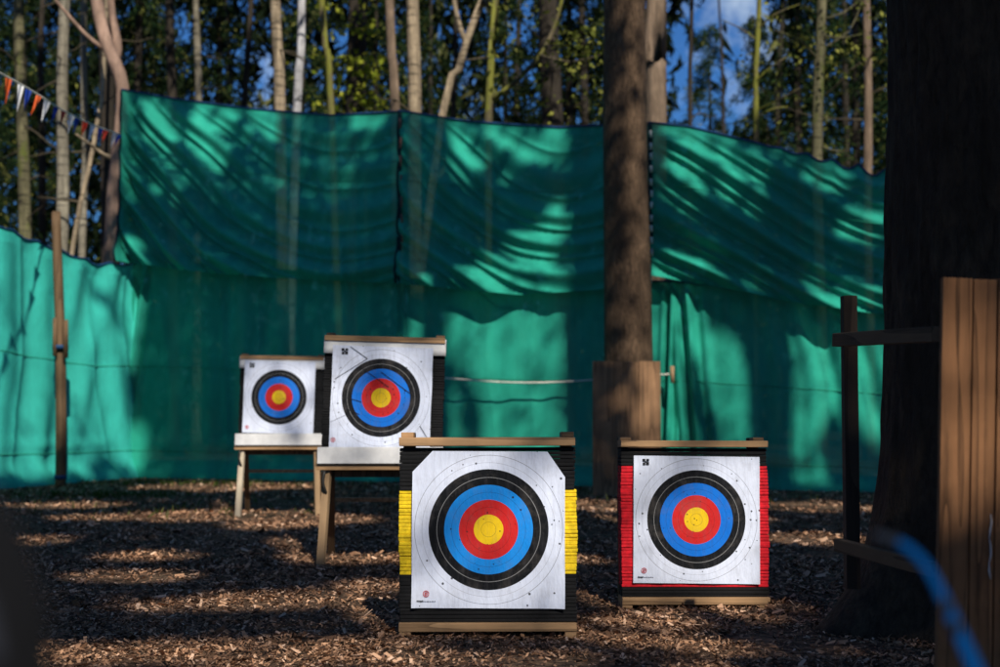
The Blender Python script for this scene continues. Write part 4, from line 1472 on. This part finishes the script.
def meets_target(P):
    for (c, hw, z0, zt) in TGT:
        t = (c.y - P.y) / S.y
        if t > 0:
            q = P + S * t
            if abs(q.x - c.x) < hw and z0 <= q.z < zt:
                return True
    return False


def near_target(P):
    for (c, hw, z0, zt) in TGT[:2]:
        q = P + S * ((c.y - P.y) / S.y)
        if abs(q.x - c.x) < hw + 0.15 and -0.1 <= q.z < zt + 0.15:
            return True
    return False


def put_leaf(P, zlo=15.0, zhi=22):
    zq = random.uniform(zlo, zhi)
    t = (zq - P.z) / S.z
    Q = P + S * t
    # keep the boughs above the upper edge of the view
    if Q.y > 0 and Q.z < CAM_H + 0.345 * Q.y + 1.2:
        return
    if Q.y > 17.6:
        host = 'mid'
    else:
        host = min((k for k in HOSTS if k != 'mid'), key=lambda k: (HOSTS[k][0].xy - Q.xy).length * (0.75 if k == 'near' else 1))
    leaf_sets[host].append(Q - HOSTS[host][0])


LEAF_A = 0.0125
ROOF_A = 0.006
TAU = 4.2
# over the ground
A = 18 * 19.0
for _ in range(int(TAU * A * S.z / LEAF_A)):
    x, y = random.uniform(-10, 8), random.uniform(4.5, 23.5)
    if y > lerp_table(DEPTH, 500 + x / y * FPX) - 0.1:
        continue
    if (g_lit(x, y) and random.random() > 0.05) or meets_target(Vector((x, y, 0))):
        continue
    put_leaf(Vector((x, y, 0)))
# over the nets
for _ in range(int(TAU * 19 * 7 * 0.6 / LEAF_A)):
    px = random.uniform(-60, 1000)
    Y = lerp_table(DEPTH, px)
    p = at(px, 402, Y)
    z = random.uniform(0, 7.2)
    if n_lit(p.x, z) and random.random() > 0.06:
        continue
    if px > 1000 or (px < 136 and random.random() < 0.35):
        continue
    if meets_target(Vector((p.x, p.y, z))):
        continue
    put_leaf(Vector((p.x, p.y, z)), 15.0, 22.0)
# over the targets, the near trunk and the plank panel
for (c, hw, z0, z1, tau) in ((g1, 0.62, 0, 1.2, 0.3), (g2, 0.58, 0.0, 1.15, 0.2), (Vector((at(381, 402, 11.47).x, 11.47, 0)), 0.62, 0.75, 1.95, 0.7), (Vector((at(279, 402, 16.35).x, 16.35, 0)), 0.62, 0.75, 1.95, 0.6), (nb + Vector((0.0, -0.45, 0)), 0.85, 0, 6.5, 7.5), (rf, 0.16, 0, 1.75, 4.5), (pl0 + Vector((0.3, 0, 0)), 0.4, 0, 1.8, 1.2), (mb + Vector((-0.24, 0, 0)), 0.16, 0, 7.5, 4.0), (mb + Vector((0.14, 0, 0)), 0.24, 0, 7.5, 0.9)):
    for _ in range(int(tau * 2 * hw * (z1 - z0) * 0.6 / LEAF_A)):
        P = Vector((c.x + random.uniform(-hw, hw), c.y - 0.1, random.uniform(z0, z1)))
        if c not in (g1, g2) and near_target(P):
            continue
        put_leaf(P)
# the rest of the roof of leaves over the range
for _ in range(int(1.0 * 34 * 27 / ROOF_A)):
    Q = Vector((random.uniform(-17, 17), random.uniform(-14, 13), random.uniform(15, 22)))
    if Q.y > 0 and Q.z < CAM_H + 0.345 * Q.y + 1.2:
        continue
    G = Q - S * (Q.z / S.z)
    px_ = 500 + G.x / max(G.y, 1) * FPX
    Yn = lerp_table(DEPTH, px_)
    if G.y > Yn:
        N_ = Q - S * ((Q.y - Yn) / S.y)
        Yn = lerp_table(DEPTH, 500 + N_.x / Yn * FPX)
        N_ = Q - S * ((Q.y - Yn) / S.y)
        if n_lit(N_.x, N_.z) or N_.z > 4.5 or meets_target(N_):
            continue
    elif G.y > 4 and (g_lit(G.x, G.y) or meets_target(G)):
        continue
    host = min((k for k in HOSTS if k != 'mid'), key=lambda k: (HOSTS[k][0].xy - Q.xy).length)
    leaf_sets[host].append(Q - HOSTS[host][0])
for k, (p, root) in HOSTS.items():
    if leaf_sets[k]:
        link('crown', leaves_mesh('crown', leaf_sets[k], 0.17, 0.29, 0.66, 0.0, None, 17 + len(k)), M['canopy'], root)
    # limbs carrying the crown
    g = random.Random(hash(k) % 100 if False else ord(k[0]))
    if leaf_sets[k]:
        for _ in range(7):
            tgt = Vector(g.choice(leaf_sets[k]))
            z0 = g.uniform(11.0, 14)
            st_ = Vector((0, 0, z0))
            if k == 'mid':
                st_.x = -0.05
            md = st_.lerp(tgt, 0.5) + Vector((0, 0, 0.4))
            md.z = max(md.z, z0)
            if (tgt - st_).length > 12:
                continue
            tube('branch', resample([st_, md, tgt], 0.5), 0.05, M['bark_dark'], root, 7)
